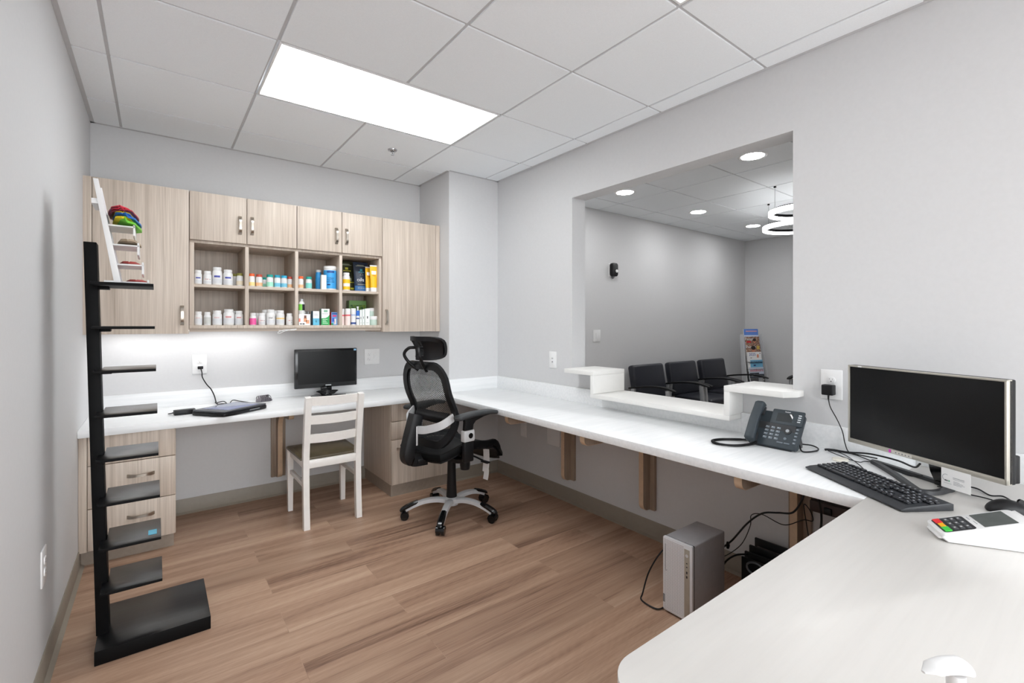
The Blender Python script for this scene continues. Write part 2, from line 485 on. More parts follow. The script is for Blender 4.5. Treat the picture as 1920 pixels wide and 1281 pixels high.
# ------------------------------------------------------------------ waiting room beyond the opening
QX, QY, QF = 7.42, -0.385, -4.6
m = MB().box(WX, QX + 0.12, QF - 0.1, 0.1, -0.06, 0.0); struct('floor', m, plain('waiting_room_floor', S(186, 176, 166), 0.5, var=0.15, scale=6))
m = MB().box(WX, QX, QY, QY + 0.12, 0, H + 0.06); struct('wall_waiting_back', m, WALL)
m = MB().box(WX, QX, QF - 0.12, QF, 0, H + 0.06); struct('wall_waiting_front', m, WALL)
m = MB().box(QX, QX + 0.12, QF, QY + 0.12, 0, H + 0.06); struct('wall_waiting_far', m, WALL)
wx = [4.175 + 0.6096 * k for k in range(-2, 6)]; wy = [-0.707 - 0.6096 * k for k in range(0, 8)]
m = MB(); tiles(m, [WX] + wx + [QX], sorted([QF] + wy + [QY]), H, [])
m.box(WX, QX, QF, QY, H + 0.006, H + 0.05, 0, 1); struct('ceiling', m, [CEIL, TEE])
def downlight(x, y, label):
    t = thing('recessed_downlight', label, 'ceiling light', (x, y, H), group='round downlights in the waiting room ceiling')
    MB().lathe([(0.078, 0.0), (0.092, -0.002), (0.1, -0.0015), (0.104, 0.0005), (0.104, 0.004), (0.078, 0.004)], (x, y, H), 40).build('trim_ring', WHITE, t)
    MB().lathe([(0, -0.0035), (0.06, -0.0035), (0.0785, -0.001), (0.0785, 0.003), (0, 0.003)], (x, y, H), 40).build('lens', DOWN, t)
downlight(3.88, -1.01, 'round downlight at the left end of the opening, closest to its left jamb')
downlight(3.875, -2.23, 'largest round downlight, high at the right of the opening')
downlight(5.15, -1.0, 'round downlight in the middle of the waiting room ceiling')
downlight(6.39, -1.01, 'smallest round downlight, farthest back beside the ring pendants')

def pendant(cx, cy, z, R, cable, label):
    t = thing('ring_pendant', label, 'pendant light', (cx, cy, H), group='hanging ring lights in the waiting room')
    n = 72; pts = [(cx + R * math.cos(2 * PI * i / n), cy + R * math.sin(2 * PI * i / n), z) for i in range(n)]
    # outward side is positive for counter-clockwise travel
    m = MB(); m.sweep(pts, [(-0.018, -0.004), (0.0, -0.004), (0.0, 0.022), (-0.018, 0.022)], closed=True); m.build('housing', BLACKM, t)
    m = MB(); m.sweep(pts, [(-0.019, -0.03), (0.014, -0.03), (0.014, 0.010), (0.0005, 0.010), (0.0005, -0.0045), (-0.019, -0.0045)], closed=True); m.build('diffuser', RING, t)
    for k in range(3):
        a = cable + k * 2 * PI / 3
        p = (cx + R * math.cos(a), cy + R * math.sin(a))
        MB().cyl((p[0], p[1], z + 0.02), (p[0], p[1], H), 0.0012, seg=6).cyl((p[0], p[1], H - 0.012), (p[0], p[1], H + 0.002), 0.011, seg=16).build('cable', BLACKM, t)
pendant(5.03, -2.13, 2.345, 0.27, 2.55, 'nearer black and white ring pendant, higher in the opening')
pendant(5.67, -1.82, 2.335, 0.31, 2.55, 'farther ring pendant, below the other ring in view')

# ------------------------------------------------------------------ wall plates
def recept(m, y0, z):   # drawn at local origin facing -y
    pass
def plate_parts(t, w, h, d=0.006):
    MB().box(-w / 2, w / 2, -d, 0, -h / 2, h / 2, 0.0028).build('cover_plate', WHITE, t, world=False)
def receptacle(t, z, x=0.0):
    m = MB(); 
    m.prism([(x + 0.0165 * math.cos(a) , z + max(-0.0145, min(0.0145, 0.0165 * math.sin(a)))) for a in [2 * PI * i / 32 for i in range(32)]], -0.009, -0.005, 'y', 0.0008)
    r = m.build('receptacle', WHITE, t, world=False)
    m = MB(); m.box(x - 0.0068, x - 0.0056, -0.0094, -0.0085, z + 0.001, z + 0.0075); m.box(x + 0.0052, x + 0.0064, -0.0094, -0.0085, z + 0.0015, z + 0.007)
    m.cyl((x, -0.0094, z - 0.006), (x, -0.0085, z - 0.006), 0.0022, seg=12); m.build('slots', INK, r, world=False)
def outlet(loc, rz, label, w=0.086, h=0.132, kind='duplex', name='wall_outlet', cat='outlet', group='outlets on the walls'):
    t = thing(name, label, cat, loc, rz, group); plate_parts(t, w, h)
    if kind == 'duplex':
        receptacle(t, 0.0205); receptacle(t, -0.0205)
    elif kind == 'decora':
        MB().box(-0.0165, 0.0165, -0.009, -0.005, -0.0335, 0.0335, 0.001).build('receptacle', WHITE, t, world=False)
        MB().box(-0.008, -0.004, -0.0094, -0.0085, 0.008, 0.016).box(0.004, 0.008, -0.0094, -0.0085, 0.008, 0.016).box(-0.006, 0.006, -0.0094, -0.0085, -0.018, -0.012).build('slots', INK, t, world=False)
    elif kind == 'combo':
        receptacle(t, 0.0205, -0.024); receptacle(t, -0.0205, -0.024)
        for k, (xx, zz) in enumerate(((0.024, 0.022), (0.024, -0.006))):
            MB().box(xx - 0.012, xx + 0.012, -0.009, -0.005, zz - 0.011, zz + 0.011, 0.001).build('data_jack', WHITE, t, world=False)
    elif kind == 'rocker':
        MB().box(-0.0165, 0.0165, -0.0085, -0.005, -0.0335, 0.0335, 0.001).build('rocker', WHITE, t, world=False)
    return t
outlet((0.565, 0, 1.021), 0, 'white outlet on the back wall with a black cord plugged into its lower socket')
outlet((1.788, 0, 1.0235), 0, 'wide white plate with sockets and jacks on the back wall beside the small monitor', 0.132, 0.132, 'combo', 'combination_outlet')
outlet((W, -1.277, 1.029), -PI / 2, 'slim white outlet on the right wall left of the opening', 0.08, 0.127, 'decora')
outlet((W, -3.145, 1.029), -PI / 2, 'white outlet right of the opening holding the black plug adapter')
outlet((0, -1.567, 0.425), PI / 2, 'white outlet low on the left wall beside the black tower shelf', 0.086, 0.132)
outlet((W, -0.918, 0.442), -PI / 2, 'small white plate under the counter beside the bracket tip nearest the corner', 0.08, 0.132, 'blank', 'wall_plate', 'wall plate', 'blank plates under the right counter')
outlet((W, -1.285, 0.443), -PI / 2, 'wide white plate under the counter behind the first tall bracket', 0.15, 0.132, 'blank', 'wall_plate', 'wall plate', 'blank plates under the right counter')
outlet((4.157, QY, 1.173), 0, 'white light switch on the waiting room wall', 0.115, 0.132, 'rocker', 'light_switch', 'switch', None)

t = thing('doorbell_camera', 'small black camera on a white backing plate high on the waiting room wall', 'camera', (4.41, QY, 1.91))
MB().box(4.41 - 0.062, 4.41 + 0.062, QY - 0.006, QY, 1.835, 1.985, 0.003).build('backing_plate', WHITE, t)
MB().prism(rrect(0.1, 0.15, 0.03, 6, 4.41, 1.915), QY - 0.05, QY - 0.006, 'y', 0.008).build('body', BLACKP, t)
MB().cyl((4.43, QY - 0.05, 1.90), (4.43, QY - 0.058, 1.90), 0.017, seg=20).build('lens', WHITE, t)
MB().prism([(4.385, 1.84), (4.435, 1.84), (4.41, 1.815)], QY - 0.02, QY - 0.004, 'y').build('bracket_tip', GREYP, t)

# sprinkler
t = thing('sprinkler_head', 'small chrome fire sprinkler hanging from the ceiling', 'sprinkler', (1.679, -0.707, H))
MB().lathe([(0.012, -0.012), (0.03, -0.008), (0.034, -0.001), (0.034, 0.002)], (1.679, -0.707, H), 28).build('escutcheon', CHROME, t)
MB().cyl((1.679, -0.707, H), (1.679, -0.707, H - 0.028), 0.007, 0.005, 12).tube([(1.669, -0.707, H - 0.012), (1.666, -0.707, H - 0.022), (1.672, -0.707, H - 0.034), (1.679, -0.707, H - 0.036)], 0.0018).tube([(1.689, -0.707, H - 0.012), (1.692, -0.707, H - 0.022), (1.686, -0.707, H - 0.034), (1.679, -0.707, H - 0.036)], 0.0018).build('body', CHROME, t)
MB().lathe([(0.004, -0.036), (0.012, -0.037), (0.012, -0.039), (0, -0.039)], (1.679, -0.707, H), 20).build('deflector', CHROME, t)
# ------------------------------------------------------------------ cabinets
def handle(parent, x, z, vertical=True, length=0.115, y=-0.386, name='handle'):
    pts = []
    for i in range(13):
        t = i / 12; s = (t - 0.5) * length
        d = 0.026 * (1 - (2 * t - 1) ** 4) + 0.001
        pts.append((x, y - d, z + s) if vertical else (x + s, y - d, z))
    w = 0.0075
    prof = [(-w, -0.003), (w, -0.003), (w, 0.003), (-w, 0.003)]
    m = MB(); m.sweep(pts, prof, up=(0, -1, 0), scale=[1.25 - 0.35 * math.sin(PI * i / 12) for i in range(13)])
    return m.build(name, STEEL, parent)
DF = -0.386; BF = -0.367       # door face, body face
def upper(name, label, x0, x1, z0, z1, doors, loc, group='wall cabinets', filler=None):
    t = thing(name, label, 'cabinet', loc, group=group)
    zr = 0.026 if z0 < 1.5 else 0.0
    m = MB().box(x0 + 0.001, x1 - 0.001, BF, 0, z0 + zr, z1, 0.001)
    if zr:
        m.box(x0 + 0.001, x0 + 0.018, BF, 0, z0, z0 + zr); m.box(x1 - 0.018, x1 - 0.001, BF, 0, z0, z0 + zr)
    m.build('body', LAM, t)
    if filler: MB().box(filler[0], filler[1], DF, BF - 0.0005, z0, z1, 0.0008).build('filler_strip', LAM, t)
    for (a, b, hx, hz) in doors:
        d = MB().box(a + 0.002, b - 0.002, DF, BF - 0.0005, z0 + 0.001, z1 - 0.0005, 0.0012).build('door', LAM, t)
        handle(d, hx, hz)
    return t
UT, UB, MID = 2.134, 1.24, 1.831
upper('tall_wall_cabinet', 'tall single-door wood-grain wall cabinet at the left wall behind the black tower', 0.0, 0.489, UB, UT, [(0.038, 0.489, 0.453, 1.355)], (0.245, -0.19, UB), filler=(0.0, 0.037))
upper('short_wall_cabinet', 'short two-door wood-grain cabinet above the bottles, left one of the pair', 0.489, 1.11, MID, UT, [(0.489, 0.802, 0.763, 1.95), (0.802, 1.11, 0.832, 1.953)], (0.8, -0.19, MID))
upper('short_wall_cabinet', 'short two-door wood-grain cabinet above the blue tub, right one of the pair', 1.11, 1.73, MID, UT, [(1.11, 1.42, 1.379, 1.951), (1.42, 1.73, 1.452, 1.953)], (1.42, -0.19, MID))
upper('tall_wall_cabinet', 'tall single-door wood-grain wall cabinet at the right end beside the wall corner', 1.73, 2.232, UB, UT, [(1.73, 2.194, 1.761, 1.357)], (1.98, -0.19, UB), filler=(2.195, 2.232))
# open cubby unit
t = thing('open_shelf_unit', 'open wood-grain cubby unit of eight compartments holding supplements', 'shelf unit', (1.11, -0.18, 1.27))
ZB, ZM, ZT = 1.293, 1.556, 1.814
m = MB(); m.box(0.4905, 1.7285, BF, 0, 1.272, ZB, 0.0008); m.box(0.4905, 1.7285, BF, 0, ZT, MID - 0.001, 0.0008)
m.box(0.4905, 0.515, BF, 0, ZB, ZT, 0.0008); m.box(1.711, 1.7285, BF, 0, ZB, ZT, 0.0008)
m.build('carcass', LAM, t)
MB().box(0.515, 1.711, -0.012, 0, ZB, ZT).build('back_panel', LAM, t)
for a, b in ((0.795, 0.816), (1.101, 1.123), (1.407, 1.428)): MB().box(a, b, BF + 0.0005, -0.012, ZB, ZT, 0.0008).build('divider', LAM, t)
for a, b in ((0.515, 0.795), (0.816, 1.101), (1.123, 1.407), (1.428, 1.711)): MB().box(a, b, BF + 0.014, -0.012, ZM - 0.0195, ZM, 0.0008).build('shelf', LAMX, t)
MB().box(0.4905, 1.7285, -0.352, -0.337, 1.252, 1.2715, 0.0008).build('light_rail', LAMX, t)
# under-cabinet light bar and its cord
t = thing('under_cabinet_light', 'slim lit white light bar fixed under the wall cabinets', 'light', (0.55, -0.25, 1.235))
MB().box(0.045, 0.465, -0.16, -0.10, 1.249, 1.2655, 0.003).box(0.492, 1.0, -0.16, -0.10, 1.258, 1.2715, 0.003).build('housing', WHITE, t)
MB().box(0.055, 0.457, -0.152, -0.108, 1.2465, 1.2495).box(0.5, 0.992, -0.152, -0.108, 1.2555, 1.2585).build('diffuser', LED, t)
mc = MB(); mc.tube([(0.985, -0.33, 1.262), (1.01, -0.362, 1.255), (1.04, -0.372, 1.254), (1.075, -0.371, 1.262), (1.11, -0.370, 1.266), (1.09, -0.373, 1.258), (1.04, -0.374, 1.262), (1.005, -0.374, 1.252), (0.99, -0.373, 1.241), (1.0, -0.371, 1.236), (1.03, -0.370, 1.250), (1.055, -0.371, 1.262), (1.07, -0.352, 1.256), (1.08, -0.32, 1.264)], 0.0022, 8)
mc.build('light_cord', WHITE, t)

# base cabinets
def drawer_front(t, x0, x1, z0, z1, y=-0.59, pull=None, name='drawer'):
    d = MB().box(x0 + 0.002, x1 - 0.002, y, y + 0.019, z0 + 0.002, z1 - 0.002, 0.0012).build(name, LAM, t)
    if pull: handle(d, pull[0], pull[1], False, 0.115, y)
    return d
t = thing('drawer_cabinet', 'wood-grain three-drawer base cabinet under the counter at the left wall', 'cabinet', (0.2, -0.3, 0), group='base cabinets under the back counter')
MB().box(0.001, 0.416, -0.5705, -0.002, 0.09, 0.703, 0.001).build('body', LAM, t)
MB().box(0.001, 0.0345, -0.59, -0.571, 0.09, 0.703, 0.0008).build('filler_strip', LAM, t)
MB().box(0.001, 0.408, -0.53, -0.02, 0.0, 0.0895).build('toe_kick', TOE, t)
drawer_front(t, 0.035, 0.416, 0.543, 0.703); drawer_front(t, 0.035, 0.416, 0.315, 0.543, pull=(0.258, 0.462)); drawer_front(t, 0.035, 0.416, 0.09, 0.315, pull=(0.258, 0.235))
t = thing('drawer_cabinet', 'wood-grain base cabinet behind the office chair at the wall corner', 'cabinet', (1.95, -0.3, 0), group='base cabinets under the back counter')
MB().box(1.719, 2.232, -0.5705, -0.002, 0.09, 0.703, 0.001).build('body', LAM, t)
MB().box(2.128, 2.232, -0.589, -0.571, 0.09, 0.703, 0.0008).build('filler_strip', LAM, t)
MB().box(1.725, 2.232, -0.566, -0.01, 0.0, 0.0895).build('toe_kick', TOE, t)
drawer_front(t, 1.719, 2.127, 0.567, 0.703, pull=(1.92, 0.635)); drawer_front(t, 1.719, 2.127, 0.43, 0.567); d = drawer_front(t, 1.719, 2.127, 0.09, 0.43, name='door'); handle(d, 1.82, 0.36, False, 0.115, -0.59)

# ------------------------------------------------------------------ countertops
CT, CB = 0.742, 0.703
t = thing('countertop', 'long white L-shaped countertop along the back and right walls', 'countertop', (1.5, -0.3, CT))
poly = [(0.001, -0.001), (0.001, -0.625), (2.11, -0.625), (2.11, -3.4445), (W - 0.001, -3.4445), (W - 0.001, YS - 0.001), (XS - 0.001, YS - 0.001), (XS - 0.001, -0.001)]
MB().prism(poly, CB, CT, 'z', 0.0015).build('worktop', CTR, t)
m = MB()
m.box(0.001, XS - 0.001, -0.02, -0.001, CT, 0.846, 0.001); m.box(XS - 0.02, XS - 0.001, YS, -0.02, CT, 0.846, 0.001)
m.box(XS - 0.02, W - 0.001, YS - 0.02, YS - 0.001, CT, 0.846, 0.001)
m.box(W - 0.02, W - 0.001, -1.788, YS - 0.02, CT, 0.846, 0.001); m.box(W - 0.02, W - 0.001, -2.743, -1.788, CT, 0.8155, 0.001); m.box(W - 0.02, W - 0.001, -3.4445, -2.743, CT, 0.846, 0.001)
m.build('backsplash', CTR, t)

t = thing('front_desk', 'off-white desk top with rounded corner filling the lower right foreground', 'desk', (1.8, -3.8, CT))
pl = []
r = 0.07; x0, y1, y0 = 0.883, -3.4455, -4.12
pl += [(W - 0.001, y1), (W - 0.001, y0)]
pl += [(x0 + r - r * math.sin(a), y0 + r - r * math.cos(a)) for a in [i * PI / 2 / 10 for i in range(11)]]
pl += [(x0 + r - r * math.cos(a), y1 - r + r * math.sin(a)) for a in [i * PI / 2 / 10 for i in range(11)]]
MB().prism(pl, CB, CT + 0.0005, 'z', 0.0015).build('desk_top', DESKTOP, t)
MB().box(W - 0.02, W - 0.001, y0, y1, CT + 0.0005, 0.846, 0.001).build('backsplash', CTR, t)
MB().box(1.02, 1.06, y0 + 0.06, -3.56, 0, CB, 0.002).build('side_panel', LAM, t)
MB().box(1.06, W - 0.02, y0 + 0.06, y0 + 0.08, 0, CB, 0.002).build('modesty_panel', LAM, t)

# brackets
def bracket(loc, rz, label, arm, leg, group='wood support brackets under the counters'):
    """local: wall plane y=0, room at -y"""
    t = thing('counter_bracket', label, 'bracket', loc, rz, group)
    z1 = CB - 0.001
    th = 0.032; bw = 0.098; r = 0.055
    poly = [(-0.022, z1), (-arm, z1)]
    poly += [(-arm + 0.035 * (1 - math.cos(a)), z1 - 0.022 - 0.035 * math.sin(a)) for a in [i * PI / 2 / 8 for i in range(0, 9)]]
    ix = -0.085
    poly += [(ix - 0.12, z1 - 0.062)]
    poly += [(ix - 0.12 + 0.12 * math.sin(a), z1 - 0.062 - 0.12 * (1 - math.cos(a))) for a in [i * PI / 2 / 8 for i in range(1, 9)]]
    poly += [(ix, z1 - leg + 0.05)]
    poly += [(ix + 0.04 * (1 - math.cos(a)), z1 - leg + 0.05 - 0.045 * math.sin(a)) for a in [i * PI / 2 / 8 for i in range(1, 9)]]
    poly += [(-0.022, z1 - leg + 0.003)]
    MB().prism(poly, -th / 2, th / 2, 'x', 0.0).build('fin', LAMBR, t, world=False)
    # plywood edge band along the front of the fin
    edge = [Vector((0, a, b)) for a, b in poly[1:-1]]
    m = MB(); m.sweep(edge, [(-th / 2, -0.001), (th / 2, -0.001), (th / 2, 0.0015), (-th / 2, 0.0015)], up=(0.0, -0.7, -0.72)); m.build('edge_band', PLYEDGE, t, world=False)
    MB().box(-bw / 2, bw / 2, -0.022, 0, z1 - leg, z1, 0.003).build('wall_cleat', LAMBR, t, world=False)
    return t
bracket((1.06, 0, 0), 0, 'wood L bracket on the back wall left of the white chair', 0.46, 0.555)
bracket((W, -1.475, 0), -PI / 2, 'wood bracket under the right counter, nearest the office chair', 0.585, 0.53)
bracket((W, -2.165, 0), -PI / 2, 'wood bracket under the right counter, above the silver computer tower', 0.585, 0.53)
bracket((W, -3.02, 0), -PI / 2, 'wood bracket under the right counter, behind the hanging black cables', 0.585, 0.60)

# ------------------------------------------------------------------ stepped ledge in the opening
t = thing('transaction_ledge', 'white stepped service ledge across the foot of the opening', 'ledge', (2.75, -2.28, 0.817))
LX0, LX1 = 2.59, 2.90
MB().box(LX0, LX1, -2.741, -1.79, 0.8165, 0.841, 0.0012).build('low_shelf', LEDGE, t)
MB().box(LX0, LX1, -1.818, -1.79, 0.8415, 0.9615, 0.0012).build('riser', LEDGE, t)
MB().box(LX0, LX1, -2.741, -2.712, 0.8415, 0.9615, 0.0012).build('riser', LEDGE, t)
MB().box(LX0, LX1, -1.818, -1.542, 0.962, 0.99, 0.0012).build('raised_shelf', LEDGE, t)
MB().prism([(LX0, -2.712), (LX1, -2.712), (LX1, -2.982), (W - 0.0005, -2.982), (W - 0.0005, -3.03), (2.655, -3.03), (LX0, -2.995)], 0.962, 0.99, 'z', 0.0012).build('raised_shelf', LEDGE, t)
# ------------------------------------------------------------------ white wooden chair
def white_chair():
    t = thing('dining_chair', 'white wooden slat-back chair with brown seat tucked under the back counter', 'chair', (1.235, -0.58, 0))
    w = 0.036
    def post(x):
        pts = [(x, -0.783, 0.0), (x, -0.768, 0.2), (x, -0.765, 0.43), (x, -0.79, 0.62), (x, -0.83, 0.842)]
        m = MB(); m.sweep(spline(pts, 5), [(-0.018, -0.02), (0.018, -0.02), (0.018, 0.02), (-0.018, 0.02)], up=(0, 1, 0)); m.build('rear_leg', WHITEPAINT, t)
    post(1.078); post(1.407)
    for x in (1.066, 1.424):
        m = MB(); pts = [(x, -0.385, 0), (x, -0.381, 0.2), (x, -0.381, 0.428)]
        m.sweep(spline(pts, 5), [(-0.019, -0.019), (0.019, -0.019), (0.019, 0.019), (-0.019, 0.019)], up=(0, 1, 0), scale=[0.78 + 0.022 * i for i in range(11)]); m.build('front_leg', WHITEPAINT, t)
    def slat(z0, z1, yb, name='back_slat'):
        n = 12; c = 0.028
        m = MB()
        def f(u, v):
            x = 1.094 + (1.391 - 1.094) * u; k = 1 - (2 * u - 1) ** 2
            z = z0 + (z1 - z0) * v; lean = -(z - z0) * 0.16
            return Vector((x, yb - c * k + lean, z))
        m.grid(f, n, 2, thick=0.016); m.build(name, WHITEPAINT, t)
    slat(0.783, 0.838, -0.806, 'top_rail'); slat(0.662, 0.717, -0.788); slat(0.541, 0.595, -0.772)
    MB().box(1.096, 1.389, -0.782, -0.756, 0.382, 0.432, 0.002).build('seat_rail', WHITEPAINT, t)
    for x in (1.072, 1.416): MB().box(x - 0.009, x + 0.009, -0.748, -0.399, 0.382, 0.428, 0.002).build('side_rail', WHITEPAINT, t)
    MB().box(1.085, 1.405, -0.39, -0.372, 0.382, 0.428, 0.002).build('front_rail', WHITEPAINT, t)
    for x in (1.072, 1.416): MB().box(x - 0.011, x + 0.011, -0.75, -0.397, 0.262, 0.288, 0.003).build('stretcher', WHITEPAINT, t)
    m = MB(); 
    poly = [(1.094, -0.80), (1.391, -0.80), (1.391, -0.745), (1.432, -0.74), (1.445, -0.365), (1.43, -0.345), (1.06, -0.345), (1.045, -0.365), (1.052, -0.74), (1.094, -0.745)]
    m.prism([(x, max(y, -0.752)) if i in (0, 1) else (x, y) for i, (x, y) in enumerate(poly)], 0.4285, 0.4445, 'z', 0.004)
    def cush(u, v):
        x = 1.075 + 0.34 * u; y = -0.735 + 0.37 * v; k = (1 - (2 * u - 1) ** 6) * (1 - (2 * v - 1) ** 6)
        return Vector((x, y, 0.444 + 0.017 * k))
    m.grid(cush, 14, 14); m.build('seat', BROWNSEAT, t, recalc=False)
white_chair()

# ------------------------------------------------------------------ mesh office chair
def office_chair():
    t = thing('office_chair', 'black mesh office chair with headrest and silver star base on casters', 'office chair', (1.92, -1.14, 0), math.radians(8))
    B = lambda m, n, mat, par=t, **k: m.build(n, mat, par, world=False, **k)
    # star base
    angs = [math.radians(a - 8) for a in (156, 228, 300, 372, 444)]
    m = MB(); m.lathe([(0, 0.075), (0.045, 0.075), (0.052, 0.09), (0.05, 0.118), (0.036, 0.128), (0, 0.128)], seg=30)
    for a in angs:
        d = Vector((math.cos(a), math.sin(a), 0)); 
        pts = [d * r + Vector((0, 0, z)) for r, z in ((0.03, 0.105), (0.1, 0.118), (0.18, 0.113), (0.25, 0.092), (0.305, 0.066))]
        m.sweep(spline(pts, 4), [(-0.021, -0.014), (0.021, -0.014), (0.019, 0.008), (0.009, 0.014), (-0.009, 0.014), (-0.019, 0.008)], scale=[1.15 - 0.02 * i for i in range(17)])
    B(m, 'star_base', SILVERL)
    for a in angs:
        d = Vector((math.cos(a), math.sin(a), 0)); s = Vector((-math.sin(a), math.cos(a), 0))
        m = MB(); pts = [d * r + Vector((0, 0, z)) for r, z in ((0.225, 0.112), (0.27, 0.096), (0.315, 0.075), (0.34, 0.058))]
        m.sweep(spline(pts, 4), [(-0.02, -0.008), (0.02, -0.008), (0.021, 0.003), (0.011, 0.012), (-0.011, 0.012), (-0.021, 0.003)], scale=[0.85, 0.9, 0.95, 1, 1.02, 1.04, 1.05, 1.05, 1.02, 0.98, 0.9, 0.75, 0.5])
        B(m, 'end_cap', BLACKG)
        c = d * 0.323
        m = MB(); m.cyl(c + Vector((0, 0, 0.03)), c + Vector((0, 0, 0.064)), 0.006, seg=10)
        m.grid(lambda u, v: c + d * (-0.012) + d * (0.028 * math.cos(PI * (u * 1.1 - 0.05))) + s * (0.027 * (2 * v - 1)) + Vector((0, 0, 0.03 + 0.029 * math.sin(PI * (u * 1.1 - 0.05)))), 12, 4, thick=0.003)
        for k in (-1, 1):
            p = c - d * 0.012 + s * (0.017 * k) + Vector((0, 0, 0.026))
            m.cyl(p - s * 0.009, p + s * 0.009, 0.026, seg=24)
        B(m, 'caster', BLACKG)
    m = MB(); m.lathe([(0.033, 0.115), (0.036, 0.13), (0.030, 0.25), (0.027, 0.40), (0.027, 0.42)], seg=24); B(m, 'gas_lift', BLACKP)
    # mechanism under the seat
    m = MB(); m.box(-0.13, 0.12, -0.075, 0.075, 0.405, 0.455, 0.012); m.box(-0.30, -0.1, -0.05, 0.05, 0.415, 0.45, 0.008); B(m, 'tilt_mechanism', BLACKP)
    m = MB(); m.tube([(0.03, -0.07, 0.428), (0.05, -0.17, 0.425), (0.07, -0.25, 0.405)], 0.006, 10); m.box(0.055, 0.085, -0.30, -0.235, 0.396, 0.408, 0.005); B(m, 'adjustment_lever', BLACKP)
    m = MB(); m.lathe([(0, 0.30), (0.03, 0.302), (0.034, 0.33), (0.032, 0.39), (0.03, 0.41)], c=(-0.005, -0.15, 0.045), seg=20); B(m, 'tension_knob', BLACKP)
    # seat: mesh pan in a padded frame with a waterfall front
    def seat_pt(u, v):
        x = -0.245 + 0.50 * u; y = -0.235 + 0.47 * v
        wv = 1 - 0.12 * (2 * u - 1) ** 4 if u > 0.5 else 1 - 0.10 * (1 - 2 * u) ** 2
        y *= wv
        z = 0.515 + 0.028 * math.sin(PI * min(1, u * 1.25)) ** 2 - 0.02 * (1 - abs(2 * v - 1) ** 2) - 0.03 * (1 - u) ** 2
        if u > 0.84: z -= 0.10 * ((u - 0.84) / 0.16) ** 1.7
        return Vector((x, y, z))
    m = MB(); m.grid(seat_pt, 24, 18, uv=True); B(m, 'seat_mesh', MESHB, recalc=False)
    loop = [seat_pt(0, i / 16) for i in range(16)] + [seat_pt(i / 20, 1) for i in range(20)] + [seat_pt(1, 1 - i / 16) for i in range(16)] + [seat_pt(1 - i / 20, 0) for i in range(20)]
    m = MB(); m.sweep(loop, [(-0.016, -0.026), (0.016, -0.024), (0.02, 0.0), (0.012, 0.013), (-0.012, 0.013), (-0.02, -0.002)], closed=True); B(m, 'seat_frame', BLACKM)
    m = MB(); m.grid(lambda u, v: seat_pt(u, v) * 1.0 - Vector((0, 0, 0.034)), 12, 8, thick=0.008); B(m, 'seat_pan', BLACKP)
    # backrest
    def back_x(z):
        k = (z - 0.55) / 0.48
        return -0.225 + 0.065 * math.exp(-((k - 0.32) / 0.26) ** 2) - 0.02 * k
    hw = lambda z: 0.205 + 0.025 * math.sin(PI * min(1, max(0, (z - 0.52) / 0.55)))
    def back_pt(y, z): return Vector((back_x(z) + 0.55 * (y * y), y, z))
    outline = rrect(1, 1, 0.22, 6)
    zc, hh = 0.785, 0.50
    loop = []
    pts2 = []
    for a, b in outline: pts2.append((a, b))
    # resample the outline for a smooth frame
    dense = []
    for i in range(len(pts2)):
        p, q = pts2[i], pts2[(i + 1) % len(pts2)]
        L = math.hypot(q[0] - p[0], q[1] - p[1]); n = max(1, int(L / 0.06))
        for j in range(n): dense.append((p[0] + (q[0] - p[0]) * j / n, p[1] + (q[1] - p[1]) * j / n))
    loop = []
    for a, b in dense:
        z = zc + b * hh; y = a * 2 * (hw(z)) * (1 if b > -0.3 else 1.0); loop.append(back_pt(y, z))
    m = MB(); m.sweep(loop, [(-0.024, -0.014), (0.024, -0.014), (0.026, 0.006), (0.014, 0.017), (-0.014, 0.017), (-0.026, 0.006)], closed=True, up=(1, 0, 0)); B(m, 'back_frame', BLACKP)
    def bm_(u, v):
        z = 0.56 + 0.47 * v; y = (2 * u - 1) * hw(z) * (1.0 if v < 0.85 else 1 - 0.9 * (v - 0.85) ** 1.5); return back_pt(y, z)
    m = MB(); m.grid(bm_, 20, 24, uv=True); B(m, 'back_mesh', MESHB, recalc=False)
    # lumbar pad and silver yoke
    m = MB(); m.grid(lambda u, v: back_pt((2 * u - 1) * 0.17, 0.66 + 0.075 * v) + Vector((0.004 - 0.028 * math.sin(PI * v), 0, 0)), 14, 6, thick=0.012); B(m, 'lumbar_pad', BLACKP)
    for s in (-1, 1):
        m = MB(); pts = [back_pt(s * 0.222, 0.72) + Vector((-0.008, 0, 0)), Vector((-0.225, s * 0.19, 0.672)), Vector((-0.275, s * 0.10, 0.64)), Vector((-0.298, s * 0.042, 0.634))]
        m.sweep(spline(pts, 6), [(-0.006, -0.024), (0.006, -0.024), (0.006, 0.024), (-0.006, 0.024)]); 
        m.box(-0.31, -0.296, s * 0.036 - 0.006, s * 0.036 + 0.012, 0.535, 0.658, 0.003)
        B(m, 'lumbar_yoke', SILVERL)
    # spine
    m = MB(); pts = [Vector((-0.285, 0, 0.725)), Vector((-0.305, 0, 0.66)), Vector((-0.34, 0, 0.54)), Vector((-0.35, 0, 0.475)), Vector((-0.325, 0, 0.44)), Vector((-0.22, 0, 0.43))]
    m.sweep(spline(pts, 6), [(-0.04, -0.032), (0.04, -0.032), (0.042, 0.018), (0.03, 0.034), (-0.03, 0.034), (-0.042, 0.018)], up=(-1, 0, 0.4)); B(m, 'spine', BLACKP)
